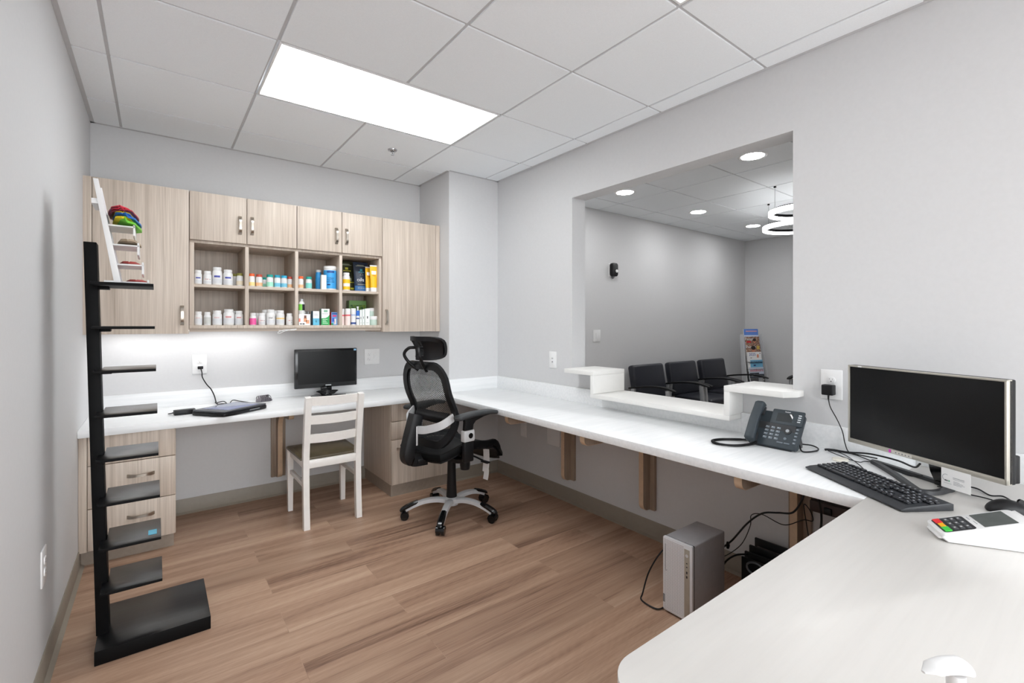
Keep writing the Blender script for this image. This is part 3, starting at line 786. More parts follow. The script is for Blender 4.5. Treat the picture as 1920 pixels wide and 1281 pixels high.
    # arms
    for s in (-1, 1):
        y = s * 0.285
        m = MB(); m.box(-0.13, -0.055, y - 0.016, y + 0.016, 0.44, 0.57, 0.008); 
        m.sweep(spline([Vector((-0.09, s * 0.07, 0.43)), Vector((-0.09, s * 0.2, 0.43)), Vector((-0.09, y, 0.45))], 5), [(-0.03, -0.012), (0.03, -0.012), (0.03, 0.012), (-0.03, 0.012)]); B(m, 'arm_post', BLACKP)
        m = MB(); m.box(-0.134, -0.051, y - 0.02, y + 0.02, 0.568, 0.638, 0.006); 
        m.cyl((-0.085, y - 0.0225, 0.605), (-0.085, y + 0.0225, 0.605), 0.017, seg=20, mat=1); B(m, 'arm_collar', [SILVERL, BLACKG])
        m = MB(); m.prism([(-0.125, 0.638), (-0.06, 0.638), (-0.055, 0.67), (-0.035, 0.69), (0.03, 0.708), (0.08, 0.714), (0.08, 0.722), (-0.13, 0.722), (-0.12, 0.69)], y - 0.014, y + 0.014, 'y', 0.004); B(m, 'arm_upright', BLACKP)
        m = MB()
        pts = [Vector((-0.185, y, 0.716)), Vector((-0.15, y, 0.724)), Vector((-0.05, y, 0.732)), Vector((0.06, y, 0.733)), Vector((0.12, y, 0.727)), Vector((0.14, y, 0.722))]
        pr = rrect(0.078, 0.026, 0.012, 4); m.sweep(spline(pts, 5), pr, scale=[0.55, 0.8, 0.9, 0.96, 1] + [1] * 16 + [1, 0.97, 0.92, 0.82, 0.6]); B(m, 'arm_pad', PADGREY)
    # headrest
    def hp(u, v):
        s_ = 2 * u - 1; y = s_ * (0.118 + 0.04 * v); z = 1.078 + 0.135 * v
        x = -0.262 - 0.035 * v + 0.12 * abs(s_) ** 2 + 0.02 * math.sin(PI * v)
        return Vector((x, y, z))
    m = MB(); m.grid(lambda u, v: hp(0.08 + 0.84 * u, 0.12 + 0.76 * v), 16, 8, uv=True); B(m, 'headrest_mesh', MESHB, recalc=False)
    loop = []
    for a, b in dense: loop.append(hp(0.5 + a * 0.94, 0.5 + b * 0.92))
    m = MB(); m.sweep(loop, [(-0.014, -0.011), (0.014, -0.011), (0.015, 0.009), (-0.015, 0.009)], closed=True, up=(1, 0, 0)); B(m, 'headrest_frame', BLACKP)
    for a_, b_ in ((0.04, 0.34), (0.66, 0.96)):
        m = MB(); m.grid(lambda u, v: hp(a_ + (b_ - a_) * u, 0.06 + 0.88 * v) + Vector((-0.006, 0, 0)), 8, 6, thick=0.008); B(m, 'headrest_wing', BLACKP)
    for s in (-1, 1):
        m = MB(); m.tube([(-0.235, s * 0.045, 1.0), (-0.285, s * 0.075, 1.05), (-0.315, s * 0.088, 1.105), (-0.30, s * 0.06, 1.145), (-0.265, s * 0.035, 1.15)], 0.0105, 10); B(m, 'headrest_arm', BLACKP)
    m = MB(); m.sweep(spline([Vector((-0.228, -0.1, 1.025)), Vector((-0.25, 0, 1.03)), Vector((-0.228, 0.1, 1.025))], 6), [(-0.02, -0.012), (0.02, -0.012), (0.02, 0.012), (-0.02, 0.012)]); B(m, 'headrest_mount', BLACKP)
    # paper tags left hanging under the seat
    for dx, dy, z0, z1, w in ((0.20, -0.12, 0.275, 0.478, 0.062), (0.195, -0.126, 0.225, 0.34, 0.05)):
        m = MB(); m.grid(lambda u, v: Vector((dx + 0.01 * math.sin(3 * v) , dy - w / 2 + w * u, z0 + (z1 - z0) * v)), 3, 8, thick=0.0006); B(m, 'paper_tag', PAPER)
MESHB = mesh_mat('black_mesh_fabric', S(30, 33, 36), 18.0, 0.34)
office_chair()

# ------------------------------------------------------------------ waiting room chairs
def guest_chair(label, loc, rz):
    t = thing('guest_chair', label, 'chair', loc, rz, 'black waiting room armchairs')
    B = lambda m, n, mat, **k: m.build(n, mat, t, world=False, **k)
    # local: faces -y, back at +y ; width along x
    m = MB(); m.box(-0.265, 0.265, -0.30, 0.20, 0.37, 0.45, 0.03, seg=3); B(m, 'seat', LEATHER)
    X = Matrix.Translation((0, 0.215, 0.43)) @ Matrix.Rotation(math.radians(-10), 4, 'X')
    m = MB(); m.box(-0.285, 0.285, -0.045, 0.045, 0.0, 0.41, 0.03, xf=X, seg=3); B(m, 'backrest', LEATHER)
    for s in (-1, 1):
        x = s * 0.315
        m = MB(); m.sweep(spline([Vector((x, -0.29, 0.0)), Vector((x, -0.262, 0.3)), Vector((x, -0.235, 0.605))], 4), rrect(0.032, 0.05, 0.006, 2), up=(0, 1, 0)); B(m, 'front_leg', SILVER)
        m = MB(); m.sweep(spline([Vector((x, 0.30, 0.0)), Vector((x, 0.24, 0.3)), Vector((x, 0.21, 0.585))], 4), rrect(0.032, 0.05, 0.006, 2), up=(0, 1, 0)); B(m, 'rear_leg', SILVER)
        m = MB(); m.sweep(spline([Vector((x, 0.27, 0.582)), Vector((x, 0.12, 0.61)), Vector((x, -0.08, 0.632)), Vector((x, -0.22, 0.628)), Vector((x, -0.33, 0.606))], 5), rrect(0.052, 0.02, 0.008, 3), scale=[0.7, 0.8, 0.9] + [1] * 15 + [0.95, 0.85, 0.6]); B(m, 'armrest', BLACKP)
        m = MB(); m.box(x - 0.014, x + 0.014, -0.24, 0.2, 0.34, 0.372, 0.004); B(m, 'side_rail', SILVER)
    m = MB(); m.box(-0.302, 0.302, -0.2, -0.16, 0.335, 0.369, 0.003); m.box(-0.302, 0.302, 0.12, 0.16, 0.335, 0.369, 0.003); B(m, 'cross_rail', SILVER)
    return t
g = guest_chair('black armchair in the waiting room, nearest the opening\'s left side', (4.86, -0.79, 0), 0)
dup(g, (5.55, -0.79, 0), 0, 'middle of the three black waiting room armchairs')
dup(g, (6.25, -0.79, 0), 0, 'black waiting room armchair next to the magazine rack')
dup(g, (7.02, -1.62, 0), -PI / 2, 'waiting room armchair of which only one black armrest shows beside the right jamb')
# ------------------------------------------------------------------ big monitor on the right counter
A2 = Vector((2.587, -3.257)); B2 = Vector((2.336, -3.742))
def big_monitor():
    c = (A2 + B2) / 2; ang = math.atan2(B2.y - A2.y, B2.x - A2.x)   # local +x runs towards the viewer end, local -y faces the room
    t = thing('desktop_monitor', 'large dark widescreen monitor with silver frame on the right counter', 'monitor', (c.x, c.y, CT + 0.0006), ang)
    B = lambda m, n, mat, par=t, **k: m.build(n, mat, par, world=False, **k)
    w, z0, z1 = 0.273, 0.0745, 0.390
    m = MB(); m.box(-w, w, -0.002, 0.026, z0, z1, 0.004); B(m, 'casing', BLACKP)
    m = MB()
    m.box(-w, w, -0.010, -0.002, z0, z0 + 0.017, 0.002); m.box(-w, w, -0.010, -0.002, z1 - 0.007, z1, 0.002)
    m.box(-w, -w + 0.007, -0.010, -0.002, z0, z1, 0.002); m.box(w - 0.007, w, -0.010, 0.012, z0, z1, 0.002)
    f = B(m, 'bezel', plain('champagne_silver', S(186, 182, 172), 0.35, 0.45, var=0.03))
    MB().box(-w + 0.007, w - 0.007, -0.0055, -0.0015, z0 + 0.017, z1 - 0.007).build('screen', SCREEN, t, world=False)
    MB().box(-0.226, -0.210, -0.0108, -0.0095, z1 - 0.0065, z1 - 0.001).build('white_sticker', PAPER, f, world=False)
    MB().box(-0.096, -0.088, -0.0108, -0.0095, z0 + 0.003, z0 + 0.014).build('pink_sticker', colour('pink_label', 226, 60, 200), f, world=False)
    MB().box(-0.084, -0.010, -0.0108, -0.0095, z0 + 0.003, z0 + 0.014).build('control_strip', colour('pale_strip', 214, 211, 203), f, world=False)
    m = MB()
    for i in range(5): m.box(-0.07 + i * 0.012, -0.066 + i * 0.012, -0.0113, -0.0105, z0 + 0.006, z0 + 0.010)
    B(m, 'control_marks', GREYP, f)
    m = MB(); m.sweep([Vector((0.050, 0.02, 0.10)), Vector((0.056, 0.026, 0.05)), Vector((0.068, 0.036, 0.008))], [(-0.028, -0.006), (0.028, -0.006), (0.028, 0.006), (-0.028, 0.006)], up=(0, -1, 0)); B(m, 'stand_neck', BLACKG)
    # open looped base
    pts = [(-0.205, 0.048), (-0.06, 0.045), (0.08, 0.034), (0.112, -0.03), (0.120, -0.085), (0.10, -0.110), (0.06, -0.093), (-0.06, -0.025), (-0.17, 0.028)]
    m = MB(); m.sweep(spline([(x, y, 0.007) for x, y in pts], 5, True), [(-0.011, -0.0065), (0.011, -0.0065), (0.009, 0.006), (-0.009, 0.006)], closed=True); B(m, 'stand_base', DARKGREY)
    m = MB(); m.box(0.04, 0.095, 0.022, 0.05, 0.0005, 0.014, 0.003); B(m, 'stand_foot', BLACKG)
    # power brick strapped behind the viewer end
    m = MB(); m.box(0.20, 0.268, 0.0265, 0.05, 0.075, 0.16, 0.004); B(m, 'rear_box', BLACKP)
    return t, ang
bigmon, bigang = big_monitor()
def onmon(s, d, z):   # point at fraction s along the monitor, d in front of it
    p = A2 + (B2 - A2) * s; n = Vector((B2.y - A2.y, -(B2.x - A2.x))).normalized()
    return Vector((p.x + n.x * d, p.y + n.y * d, z))
p = onmon(0.75, 0.0135, 0.757)
t = thing('business_card', 'white business card tucked into the lower edge of the large monitor', 'card', p, bigang)
MB().box(-0.044, 0.044, -0.0008, 0.0, 0.0, 0.0645).build('card', PAPER, t, world=False)
m = MB()
a0 = []
for i in range(15):
    a = PI * 0.35 + i * PI * 1.15 / 14; a0.append(Vector((-0.029 + 0.0105 * math.cos(a), -0.0012, 0.034 + 0.0105 * math.sin(a))))
m.sweep(a0, [(-0.0006, -0.0002), (0.0006, -0.0002), (0.0006, 0.0002), (-0.0006, 0.0002)], up=(0, -1, 0)); m.build('logo_arc', GREYINK, t, world=False)
MB().box(-0.033, -0.0275, -0.0013, -0.0008, 0.0225, 0.0265).box(-0.0265, -0.0235, -0.0013, -0.0008, 0.0225, 0.026).build('logo_marks', INK, t, world=False)
MB().cyl((-0.0195, -0.0013, 0.0245), (-0.0195, -0.0008, 0.0245), 0.0022, seg=16).build('logo_dot', colour('logo_green', 40, 140, 100), t, world=False)
m = MB()
for z, a, b, h in ((0.0385, -0.008, 0.026, 0.0009), (0.034, -0.007, 0.026, 0.0005), (0.027, -0.006, 0.012, 0.0005), (0.0235, -0.006, 0.022, 0.0005), (0.020, -0.006, 0.027, 0.0005), (0.0165, -0.006, 0.018, 0.0005), (0.016, -0.036, -0.012, 0.0004)):
    m.box(a, b, -0.0012, -0.0008, z - h, z + h)
m.build('printed_lines', GREYINK, t, world=False)

# ------------------------------------------------------------------ keyboard
def keyboard():
    c = Vector((2.2535, -3.4195, CT + 0.0008)); ang = math.atan2(-0.827, -0.561)      # local +x from far-left corner towards the viewer
    t = thing('computer_keyboard', 'black full-size keyboard in front of the large monitor', 'keyboard', c, ang)
    L, D = 0.212, 0.083
    # local +y is away from the monitor? keep rows increasing towards the monitor (local -y side faces user)
    m = MB(); m.prism([(-D, 0.004), (-D + 0.012, 0.0), (D, 0.0), (D, 0.020), (D - 0.01, 0.024), (-D + 0.02, 0.013), (-D, 0.008)], -L, L, 'x', 0.002)
    m.build('body', plain('keyboard_charcoal', S(44, 46, 50), 0.45, var=0.05), t, world=False)
    KEYM = plain('keyboard_key', S(30, 32, 37), 0.35, var=0.06)
    def zt(y): return 0.0135 + (y + D - 0.02) / (2 * D - 0.03) * 0.0105
    cache = {}
    n = [0]; extra = MB(); legends = MB()
    def key(x, y, w, h=0.0165):
        z = zt(y)
        legends.box(x - 0.003, x + 0.002, y + 0.0005, y + 0.005, z + 0.0066, z + 0.0071)
        n[0] += 1
        if n[0] > 100:
            extra.box(x - w / 2 + 0.001, x + w / 2 - 0.001, y - h / 2 + 0.001, y + h / 2 - 0.001, z - 0.001, z + 0.0068, 0.0015, seg=1); return
        k = (round(w, 4), round(h, 4))
        if k not in cache:
            me = MB(); me.box(-w / 2 + 0.001, w / 2 - 0.001, -h / 2 + 0.001, h / 2 - 0.001, -0.001, 0.0068, 0.0018, seg=1)
            o = me.build('key', KEYM, t, world=False); cache[k] = o
        else:
            o = cache[k].copy(); COL.objects.link(o); o.parent = t
        o.location = (x, y, z)
    u = 0.0183
    sgn = 1
    def row(y, spec, x0):
        x = x0
        for s in spec:
            if s < 0: x += -s * u; continue
            key(x + s * u / 2, y, s * u); x += s * u
    X0 = -0.199; Y0 = -0.0375
    row(Y0, [1.25, 1.25, 1.25, 6.25, 1.25, 1.25, 1.25, 1.25, -0.2, 1, 1, 1, -0.2, 2, 1], X0)
    row(Y0 + u, [2.25] + [1] * 10 + [2.75, -1.2, 1, -1.2, 1, 1, 1], X0)
    row(Y0 + 2 * u, [1.75] + [1] * 11 + [2.25, -3.4, 1, 1, 1], X0)
    row(Y0 + 3 * u, [1.5] + [1] * 12 + [1.5, -0.2, 1, 1, 1, -0.2, 1, 1, 1, 1], X0)
    row(Y0 + 4 * u, [1] * 13 + [2, -0.2, 1, 1, 1, -0.2, 1, 1, 1, 1], X0)
    row(Y0 + 5.3 * u, [1, -1, 1, 1, 1, 1, -0.5, 1, 1, 1, 1, -0.5, 1, 1, 1, 1, -0.2, 1, 1, 1], X0)
    if n[0] > 100:
        o = extra.build('keys', KEYM, t, world=False); o['kind'] = 'stuff'
    legends.build('key_legends', plain('legend_grey', S(176, 180, 188), 0.5), t, world=False)
keyboard()

# ------------------------------------------------------------------ mouse (black, right edge)
def mouse(name, label, loc, rz, mat, scale=1.0, dark=BLACKG):
    t = thing(name, label, 'computer mouse', loc, rz)
    def f(u, v):
        x = (-0.056 + 0.112 * u) * scale; k = max(0.0, 1 - (2 * u - 1) ** 4) ** 0.5
        a = PI * v
        y = -0.031 * k * math.cos(a) * scale; z = (0.002 + (0.022 + 0.014 * math.sin(PI * min(1, u * 1.15))) * k * math.sin(a) ** 0.8) * scale
        return Vector((x, y, z))
    m = MB(); m.grid(f, 22, 16); m.build('shell', mat, t, world=False)
    m = MB(); m.prism([((-0.054 + 0.108 * i / 16) * scale, 0.029 * scale * max(0, 1 - (i / 8 - 1) ** 4) ** 0.5) for i in range(17)] + [((0.054 - 0.108 * i / 16) * scale, -0.029 * scale * max(0, 1 - (i / 8 - 1) ** 4) ** 0.5) for i in range(1, 16)], 0.0, 0.004, 'z'); m.build('underside', BLACKP, t, world=False)
    MB().cyl((0.025 * scale, -0.004, 0.034 * scale), (0.025 * scale, 0.004, 0.034 * scale), 0.008 * scale, seg=16).build('scroll_wheel', dark, t, world=False)
    return t
mouse('computer_mouse', 'black mouse on the counter beside the card terminal', (2.318, -3.745, CT + 0.0008), -1.0, BLACKP)

# ------------------------------------------------------------------ card terminal
def terminal():
    d = Vector((0.515, -0.857)); n = Vector((0.857, 0.515))
    ang = math.atan2(d.y, d.x)
    t = thing('card_terminal', 'white card payment terminal with red yellow and green keys on the desk', 'card terminal', (1.908, -3.672, CT + 0.001), ang)
    Wd, Ln = 0.094, 0.178
    B = lambda m, nm, mat, par=t, **k: m.build(nm, mat, par, world=False, **k)
    # local x runs back along the body, local y from 0 (near side) to Wd (far side): wedge rising to the back
    zf, zb = 0.020, 0.076
    def zt(x): return zf + (zb - zf) * x / Ln
    side = [(0.012, 0.0), (Ln - 0.01, 0.0), (Ln, 0.012), (Ln, zb), (0.0, zf), (-0.001, zf - 0.010)]
    m = MB(); m.prism(side, 0.004, Wd - 0.004, 'y', 0.0045, seg=3); B(m, 'body', WHITE)
    sl = math.atan2(zb - zf, Ln); X = Matrix.Translation((0, 0, zf)) @ Matrix.Rotation(-sl, 4, 'Y')
    m = MB(); m.prism(rrect(Ln * 1.02, Wd, 0.014, 6, Ln * 0.5 - 0.002, Wd / 2), -0.004, 0.003, 'z', 0.002, xf=X); B(m, 'top_plate', WHITE)
    m = MB(); m.prism(rrect(0.068, 0.084, 0.008, 5, 0.040, Wd / 2), 0.0022, 0.0036, 'z', 0.0, xf=X); B(m, 'keypad', DARKGREY)
    m = MB(); m.prism(rrect(0.068, 0.078, 0.002, 3, 0.124, Wd / 2), 0.0022, 0.0036, 'z', 0.0, xf=X); B(m, 'display', plain('lcd_grey', S(96, 100, 98), 0.2, var=0.06))
    def key(x, y, wx, wy, mat):
        m = MB(); m.box(x - wx / 2, x + wx / 2, y - wy / 2, y + wy / 2, 0.003, 0.0058, 0.0009, xf=X, seg=1); B(m, 'key', mat)
    key(0.0165, Wd - 0.021, 0.015, 0.027, colour('key_red', 232, 44, 52)); key(0.0165, Wd / 2, 0.012, 0.022, colour('key_yellow', 244, 178, 20)); key(0.0165, 0.021, 0.015, 0.027, colour('key_green', 64, 200, 72))
    for i in range(3):
        for j in range(3):
            key(0.0345 + i * 0.0135, Wd - 0.022 - j * 0.025, 0.0085, 0.019, GREYP if False else plain('terminal_key', S(78, 80, 84), 0.4))
    m = MB()
    for i in range(3):
        for j in range(3):
            x, y = 0.0345 + i * 0.0135, Wd - 0.022 - j * 0.025
            m.box(x - 0.002, x + 0.002, y - 0.002, y + 0.003, 0.0057, 0.006, xf=X)
    B(m, 'key_legends', plain('legend_light', S(205, 205, 205), 0.5))
    m = MB(); m.box(-0.006, 0.03, 0.012, Wd - 0.012, 0.005, 0.011, 0.003); B(m, 'card_slot', WHITE)
    m = MB(); m.box(0.080, 0.082, 0.06, 0.078, 0.0028, 0.0036, xf=X); m.box(0.0835, 0.085, 0.03, 0.05, 0.0028, 0.0034, xf=X); B(m, 'printed_name', GREYINK)
terminal()

# ------------------------------------------------------------------ soap / sanitizer pump at the bottom edge
t = thing('pump_bottle', 'glossy white pump bottle cut off by the bottom of the view', 'bottle', (0.980, -3.851, CT + 0.0005))
b = (0.980, -3.851, CT + 0.0005)
MB().lathe([(0, 0), (0.029, 0), (0.032, 0.004), (0.032, 0.105), (0.026, 0.122), (0.014, 0.13), (0.014, 0.136), (0, 0.136)], b, 32).build('body', WHITE, t)
MB().lathe([(0.0165, 0.132), (0.0165, 0.150), (0.0125, 0.155), (0.0, 0.155)], b, 24).cyl((b[0], b[1], b[2] + 0.15), (b[0], b[1], b[2] + 0.194), 0.0068, 0.0082, 20).build('pump_collar', WHITE, t)
m = MB()
def nozzle(u, v):
    a = 2 * PI * v; L = 0.056 * u
    e = min(1.0, (u * 7 + 0.0001) ** 0.5) * (1.0 if u < 0.8 else max(0.0, 1 - 0.75 * (u - 0.8) / 0.2))
    wd = 0.0135 * (1 - 0.35 * u) * e; ht = 0.0075 * (1 - 0.5 * u) * e
    return Vector((0.016 - L, wd * math.cos(a), 0.197 + ht * (1.35 if math.sin(a) > 0 else 0.8) * math.sin(a) + 0.004 * math.sin(PI * u) + 0.003 * u))
m.grid(nozzle, 20, 20)
m.bm.faces.new([m.bm.verts.new(nozzle(1.0, i / 16)) for i in range(16)])
o = m.build('pump_head', WHITE, t, world=False); o.rotation_euler = (0, 0, math.radians(-28))

# ------------------------------------------------------------------ desk phone
def phone():
    t = thing('desk_phone', 'dark grey office desk phone with corded handset on the right counter', 'telephone', (2.505, -2.972, CT), -PI / 2)
    # local: x along the front edge (towards the viewer), -y faces the room, +y to the wall
    B = lambda m, nm, mat, par=t, **k: m.build(nm, mat, par, world=False, **k)
    tilt = math.atan2(0.145, 0.105)
    X = Matrix.Translation((0, 0.0, 0.0125)) @ Matrix.Rotation(tilt, 4, 'X')      # slab in its own xy plane, y up the slope
    m = MB(); m.prism(rrect(0.215, 0.172, 0.012, 4, 0.0055, 0.086), -0.018, 0.0, 'z', 0.003, xf=X); B(m, 'body', DKSLATE)
    m = MB(); m.prism(rrect(0.136, 0.074, 0.006, 4, 0.043, 0.146), 0.0, 0.007, 'z', 0.002, xf=X); B(m, 'display_hood', DKSLATE)
    m = MB(); m.prism([(0.0, 0.123), (0.066, 0.123), (0.066, 0.164), (0.0, 0.164)], 0.0068, 0.0078, 'z', xf=X); B(m, 'display', plain('phone_lcd', S(52, 56, 58), 0.2))
    m = MB(); m.prism([(0.050, 0.163), (0.058, 0.163), (0.067, 0.150), (0.067, 0.140)], 0.0079, 0.0083, 'z', xf=X); B(m, 'display_glint', PAPER)
    m = MB()
    for r in range(4): m.box(0.088, 0.101, 0.128 + r * 0.0105, 0.133 + r * 0.0105, 0.0068, 0.0085, 0.0006, xf=X, seg=1)
    B(m, 'line_lamps', plain('lamp_white', S(210, 214, 218), 0.4))
    # stand foot
    m = MB(); m.prism([(0.01, 0.0), (0.125, 0.0), (0.125, 0.02), (0.085, 0.105), (0.06, 0.105)], -0.07, 0.09, 'x', 0.003); B(m, 'stand', DARKGREY)
    kd = None
    for r in range(4):
        for c in range(3):
            m = MB(); x = -0.030 + c * 0.0245; y = 0.038 + r * 0.0175
            m.box(x - 0.0085, x + 0.0085, y - 0.0055, y + 0.0055, 0.0, 0.003, 0.0012, xf=X, seg=1); k = B(m, 'key', DKSLATE2)
            m = MB(); m.box(x - 0.0045, x - 0.0005, y, y + 0.003, 0.003, 0.0034, xf=X); B(m, 'legend', LEGEND, k)
    for r in range(5):
        m = MB(); y = 0.030 + r * 0.0165; m.box(0.090, 0.102, y - 0.004, y + 0.004, 0.0, 0.003, 0.001, xf=X, seg=1); k = B(m, 'function_key', DKSLATE2)
        m = MB(); m.box(0.094, 0.097, y - 0.001, y + 0.001, 0.003, 0.0034, xf=X); B(m, 'legend', LEGEND, k)
    m = MB(); m.cyl(X @ Vector((0.058, 0.083, 0)), X @ Vector((0.058, 0.083, 0.003)), 0.0165, seg=24); m.cyl(X @ Vector((0.058, 0.083, 0.003)), X @ Vector((0.058, 0.083, 0.0042)), 0.0075, seg=18, mat=1)
    B(m, 'navigation_pad', [plain('nav_dark', S(34, 36, 39), 0.35), plain('nav_centre', S(170, 174, 178), 0.3)])
    m = MB(); m.box(0.026, 0.052, 0.020, 0.026, 0.0, 0.003, 0.001, xf=X, seg=1); m.box(0.056, 0.080, 0.020, 0.026, 0.0, 0.003, 0.001, xf=X, seg=1); m.cyl(X @ Vector((0.056, 0.045, 0)), X @ Vector((0.056, 0.045, 0.003)), 0.006, seg=14); B(m, 'volume_keys', DKSLATE2)
    lettering('printed_name', 'Yealink', 0.0085, PAPER, t, X @ Matrix.Translation((0.04, 0.1725, 0.0071)))
    # handset
    m = MB()
    def hs(u, v):
        a = 2 * PI * v; y = -0.008 + 0.212 * u
        wv = 0.0235 * (1 - 0.10 * math.sin(PI * u)) * min(1.0, (min(u, 1 - u) * 16 + 0.02) ** 0.5)
        th = (0.012 + 0.012 * abs(2 * u - 1) ** 3) * min(1.0, (min(u, 1 - u) * 14 + 0.02) ** 0.5)
        cz = 0.026 + 0.016 * math.sin(PI * u) - 0.004
        ca, sa = math.cos(a), math.sin(a)
        e = 0.55
        x = wv * math.copysign(abs(ca) ** e, ca); z = cz + th * math.copysign(abs(sa) ** e, sa)
        return X @ Vector((-0.079 + x, y, z))
    m.grid(hs, 30, 28); B(m, 'handset', DKSLATE)
    m = MB(); m.box(-0.1, -0.058, 0.005, 0.05, -0.001, 0.012, 0.004, xf=X); m.box(-0.1, -0.058, 0.145, 0.185, -0.001, 0.012, 0.004, xf=X); B(m, 'cradle', DARKGREY)
    # coiled cord: helix along a loop on the counter
    path = spline([Vector((-0.052, -0.006, 0.022)), Vector((-0.060, -0.03, 0.012)), Vector((-0.10, -0.10, 0.0075)), Vector((-0.165, -0.135, 0.0075)), Vector((-0.212, -0.105, 0.0075)), Vector((-0.205, -0.05, 0.0075)), Vector((-0.17, 0.0, 0.0075)), Vector((-0.135, 0.035, 0.0075)), Vector((-0.095, 0.04, 0.012))], 30)
    pts = []; s = 0.0
    for i in range(1, len(path) - 1):
        tng = (path[i + 1] - path[i - 1]).normalized(); side = tng.cross(Vector((0, 0, 1))).normalized(); upv = side.cross(tng)
        s += (path[i] - path[i - 1]).length
        k = min(1, min(i, len(path) - 1 - i) / 14)
        a = s / 0.0042 * 2 * PI
        pts.append(path[i] + (side * math.cos(a) + upv * math.sin(a)) * 0.0048 * k)
    fine = []
    for p, q in zip(pts[:-1], pts[1:]): fine += [p, (p + q) / 2]
    m = MB()
    # solid sleeve gives the cord its body, the helix its ridges
    m.tube(path, 0.0042, 8, smooth=0)
    step = 0.0046; ss = 0.0; last = 0.0
    for i in range(1, len(path) - 1):
        ss += (path[i] - path[i - 1]).length
        if ss - last >= step and 8 < i < len(path) - 9:
            last = ss; tng = (path[i + 1] - path[i - 1]).normalized()
            m.cyl(path[i] - tng * 0.0013, path[i] + tng * 0.0013, 0.0063, seg=12)
    B(m, 'coiled_cord', BLACKP)
phone()

# ------------------------------------------------------------------ cables on the right counter
def cable(name, label, pts, r=0.0022, mat=BLACKP, group=None, cat='cable', smooth=8):
    m = MB(); m.tube(pts, r, 8, smooth=smooth); return tag(m.build(name, mat), label, cat, group)
z = CT + 0.0045
cable('phone_cable', 'black cable looping from behind the desk phone', [(2.60, -3.04, 0.80), (2.575, -3.07, 0.765), (2.545, -3.095, z), (2.60, -3.125, z), (2.655, -3.115, z), (2.675, -3.08, z + 0.004), (2.64, -3.045, z + 0.01), (2.60, -3.03, 0.78)], 0.003)
cable('monitor_power_cord', 'thick black cord running from the phone to the large monitor stand', [(2.655, -3.145, z), (2.67, -3.14, z), (2.685, -3.165, z), (2.69, -3.22, z), (2.68, -3.30, z + 0.012), (2.64, -3.40, z + 0.015), (2.56, -3.47, z + 0.02), (2.50, -3.50, z + 0.05)], 0.0036)
t = thing('plug_adapter', 'black cube plug adapter with a thin cord in the right wall outlet', 'adapter', (W - 0.03, -3.135, 1.008))
MB().box(W - 0.046, W - 0.0095, -3.165, -3.118, 0.984, 1.03, 0.005, seg=3).build('adapter_body', BLACKP, t)
m = MB(); m.cyl((W - 0.03, -3.142, 0.985), (W - 0.03, -3.142, 0.964), 0.0042, 0.0028, 12); m.tube([(W - 0.03, -3.142, 0.966), (W - 0.029, -3.150, 0.93), (W - 0.027, -3.175, 0.88), (W - 0.026, -3.195, 0.83), (W - 0.03, -3.205, 0.785), (W - 0.045, -3.225, z + 0.004), (2.655, -3.27, z), (2.60, -3.335, z), (2.53, -3.39, z), (2.485, -3.44, z), (2.43, -3.475, z + 0.003)], 0.0021); m.build('adapter_cord', BLACKP, t)
cable('keyboard_cable', 'thin black cable running into the top of the keyboard', [(2.685, -3.155, z), (2.63, -3.225, z), (2.53, -3.30, z), (2.455, -3.345, z), (2.40, -3.362, CT + 0.021)], 0.0018)
cable('usb_cable', 'thin black cable twisting past the white puck to the monitor base', [(2.65, -3.155, z), (2.62, -3.19, z), (2.57, -3.26, z), (2.555, -3.30, z), (2.585, -3.31, z), (2.60, -3.345, z), (2.555, -3.40, z), (2.52, -3.44, z), (2.50, -3.475, z), (2.49, -3.51, z + 0.012)], 0.0018)
cable('mouse_cable', 'black cable from under the business card to the black mouse', [(2.43, -3.56, z), (2.44, -3.60, z), (2.415, -3.635, z), (2.41, -3.68, z), (2.392, -3.72, z), (2.352, -3.752, CT + 0.012)], 0.002)
cable('power_cable', 'black cable leaving the right edge of the view beside the mouse', [(2.50, -3.60, z), (2.51, -3.645, z), (2.455, -3.685, z), (2.475, -3.712, z), (2.43, -3.745, z), (2.44, -3.79, z), (2.46, -3.86, z)], 0.0024)
cable('display_cable', 'black cable lying behind the keyboard towards the monitor stand', [(2.66, -3.14, z), (2.665, -3.20, z + 0.001), (2.67, -3.26, z + 0.002), (2.66, -3.33, z + 0.003)], 0.0026)
t = MB(); t.lathe([(0, 0), (0.026, 0), (0.029, 0.004), (0.027, 0.009), (0.0, 0.011)], (2.535, -3.24, CT + 0.0005), 28)
tag(t.build('wireless_puck', plain('cream_plastic', S(230, 226, 214), 0.4)), 'small round cream puck lying among the cables behind the keyboard', 'device')

# ------------------------------------------------------------------ small monitor on the back counter
t = thing('computer_monitor', 'small glossy black monitor on the back counter behind the white chair', 'monitor', (1.37, -0.17, CT))
X0, X1, Z0, Z1, Yf = 1.141, 1.603, 0.815, 1.111, -0.172
MB().box(X0, X1, Yf, Yf + 0.03, Z0, Z1, 0.005).build('casing', BLACKG, t)
MB().box(X0 + 0.022, X1 - 0.016, Yf - 0.001, Yf + 0.001, Z0 + 0.032, Z1 - 0.018).build('screen', SCREEN, t)
MB().box(X0 + 0.22, X0 + 0.262, Yf - 0.0012, Yf, Z0 + 0.012, Z0 + 0.019).build('maker_badge', SILVER, t)
MB().box(X1 - 0.026, X1 - 0.006, Yf - 0.0012, Yf, Z1 - 0.02, Z1 - 0.006).build('blue_sticker', colour('pale_blue_label', 150, 200, 235), t)
MB().box(X0 + 0.19, X0 + 0.27, Yf + 0.005, Yf + 0.03, CT + 0.012, Z0 + 0.03, 0.008).build('stand_neck', BLACKG, t)
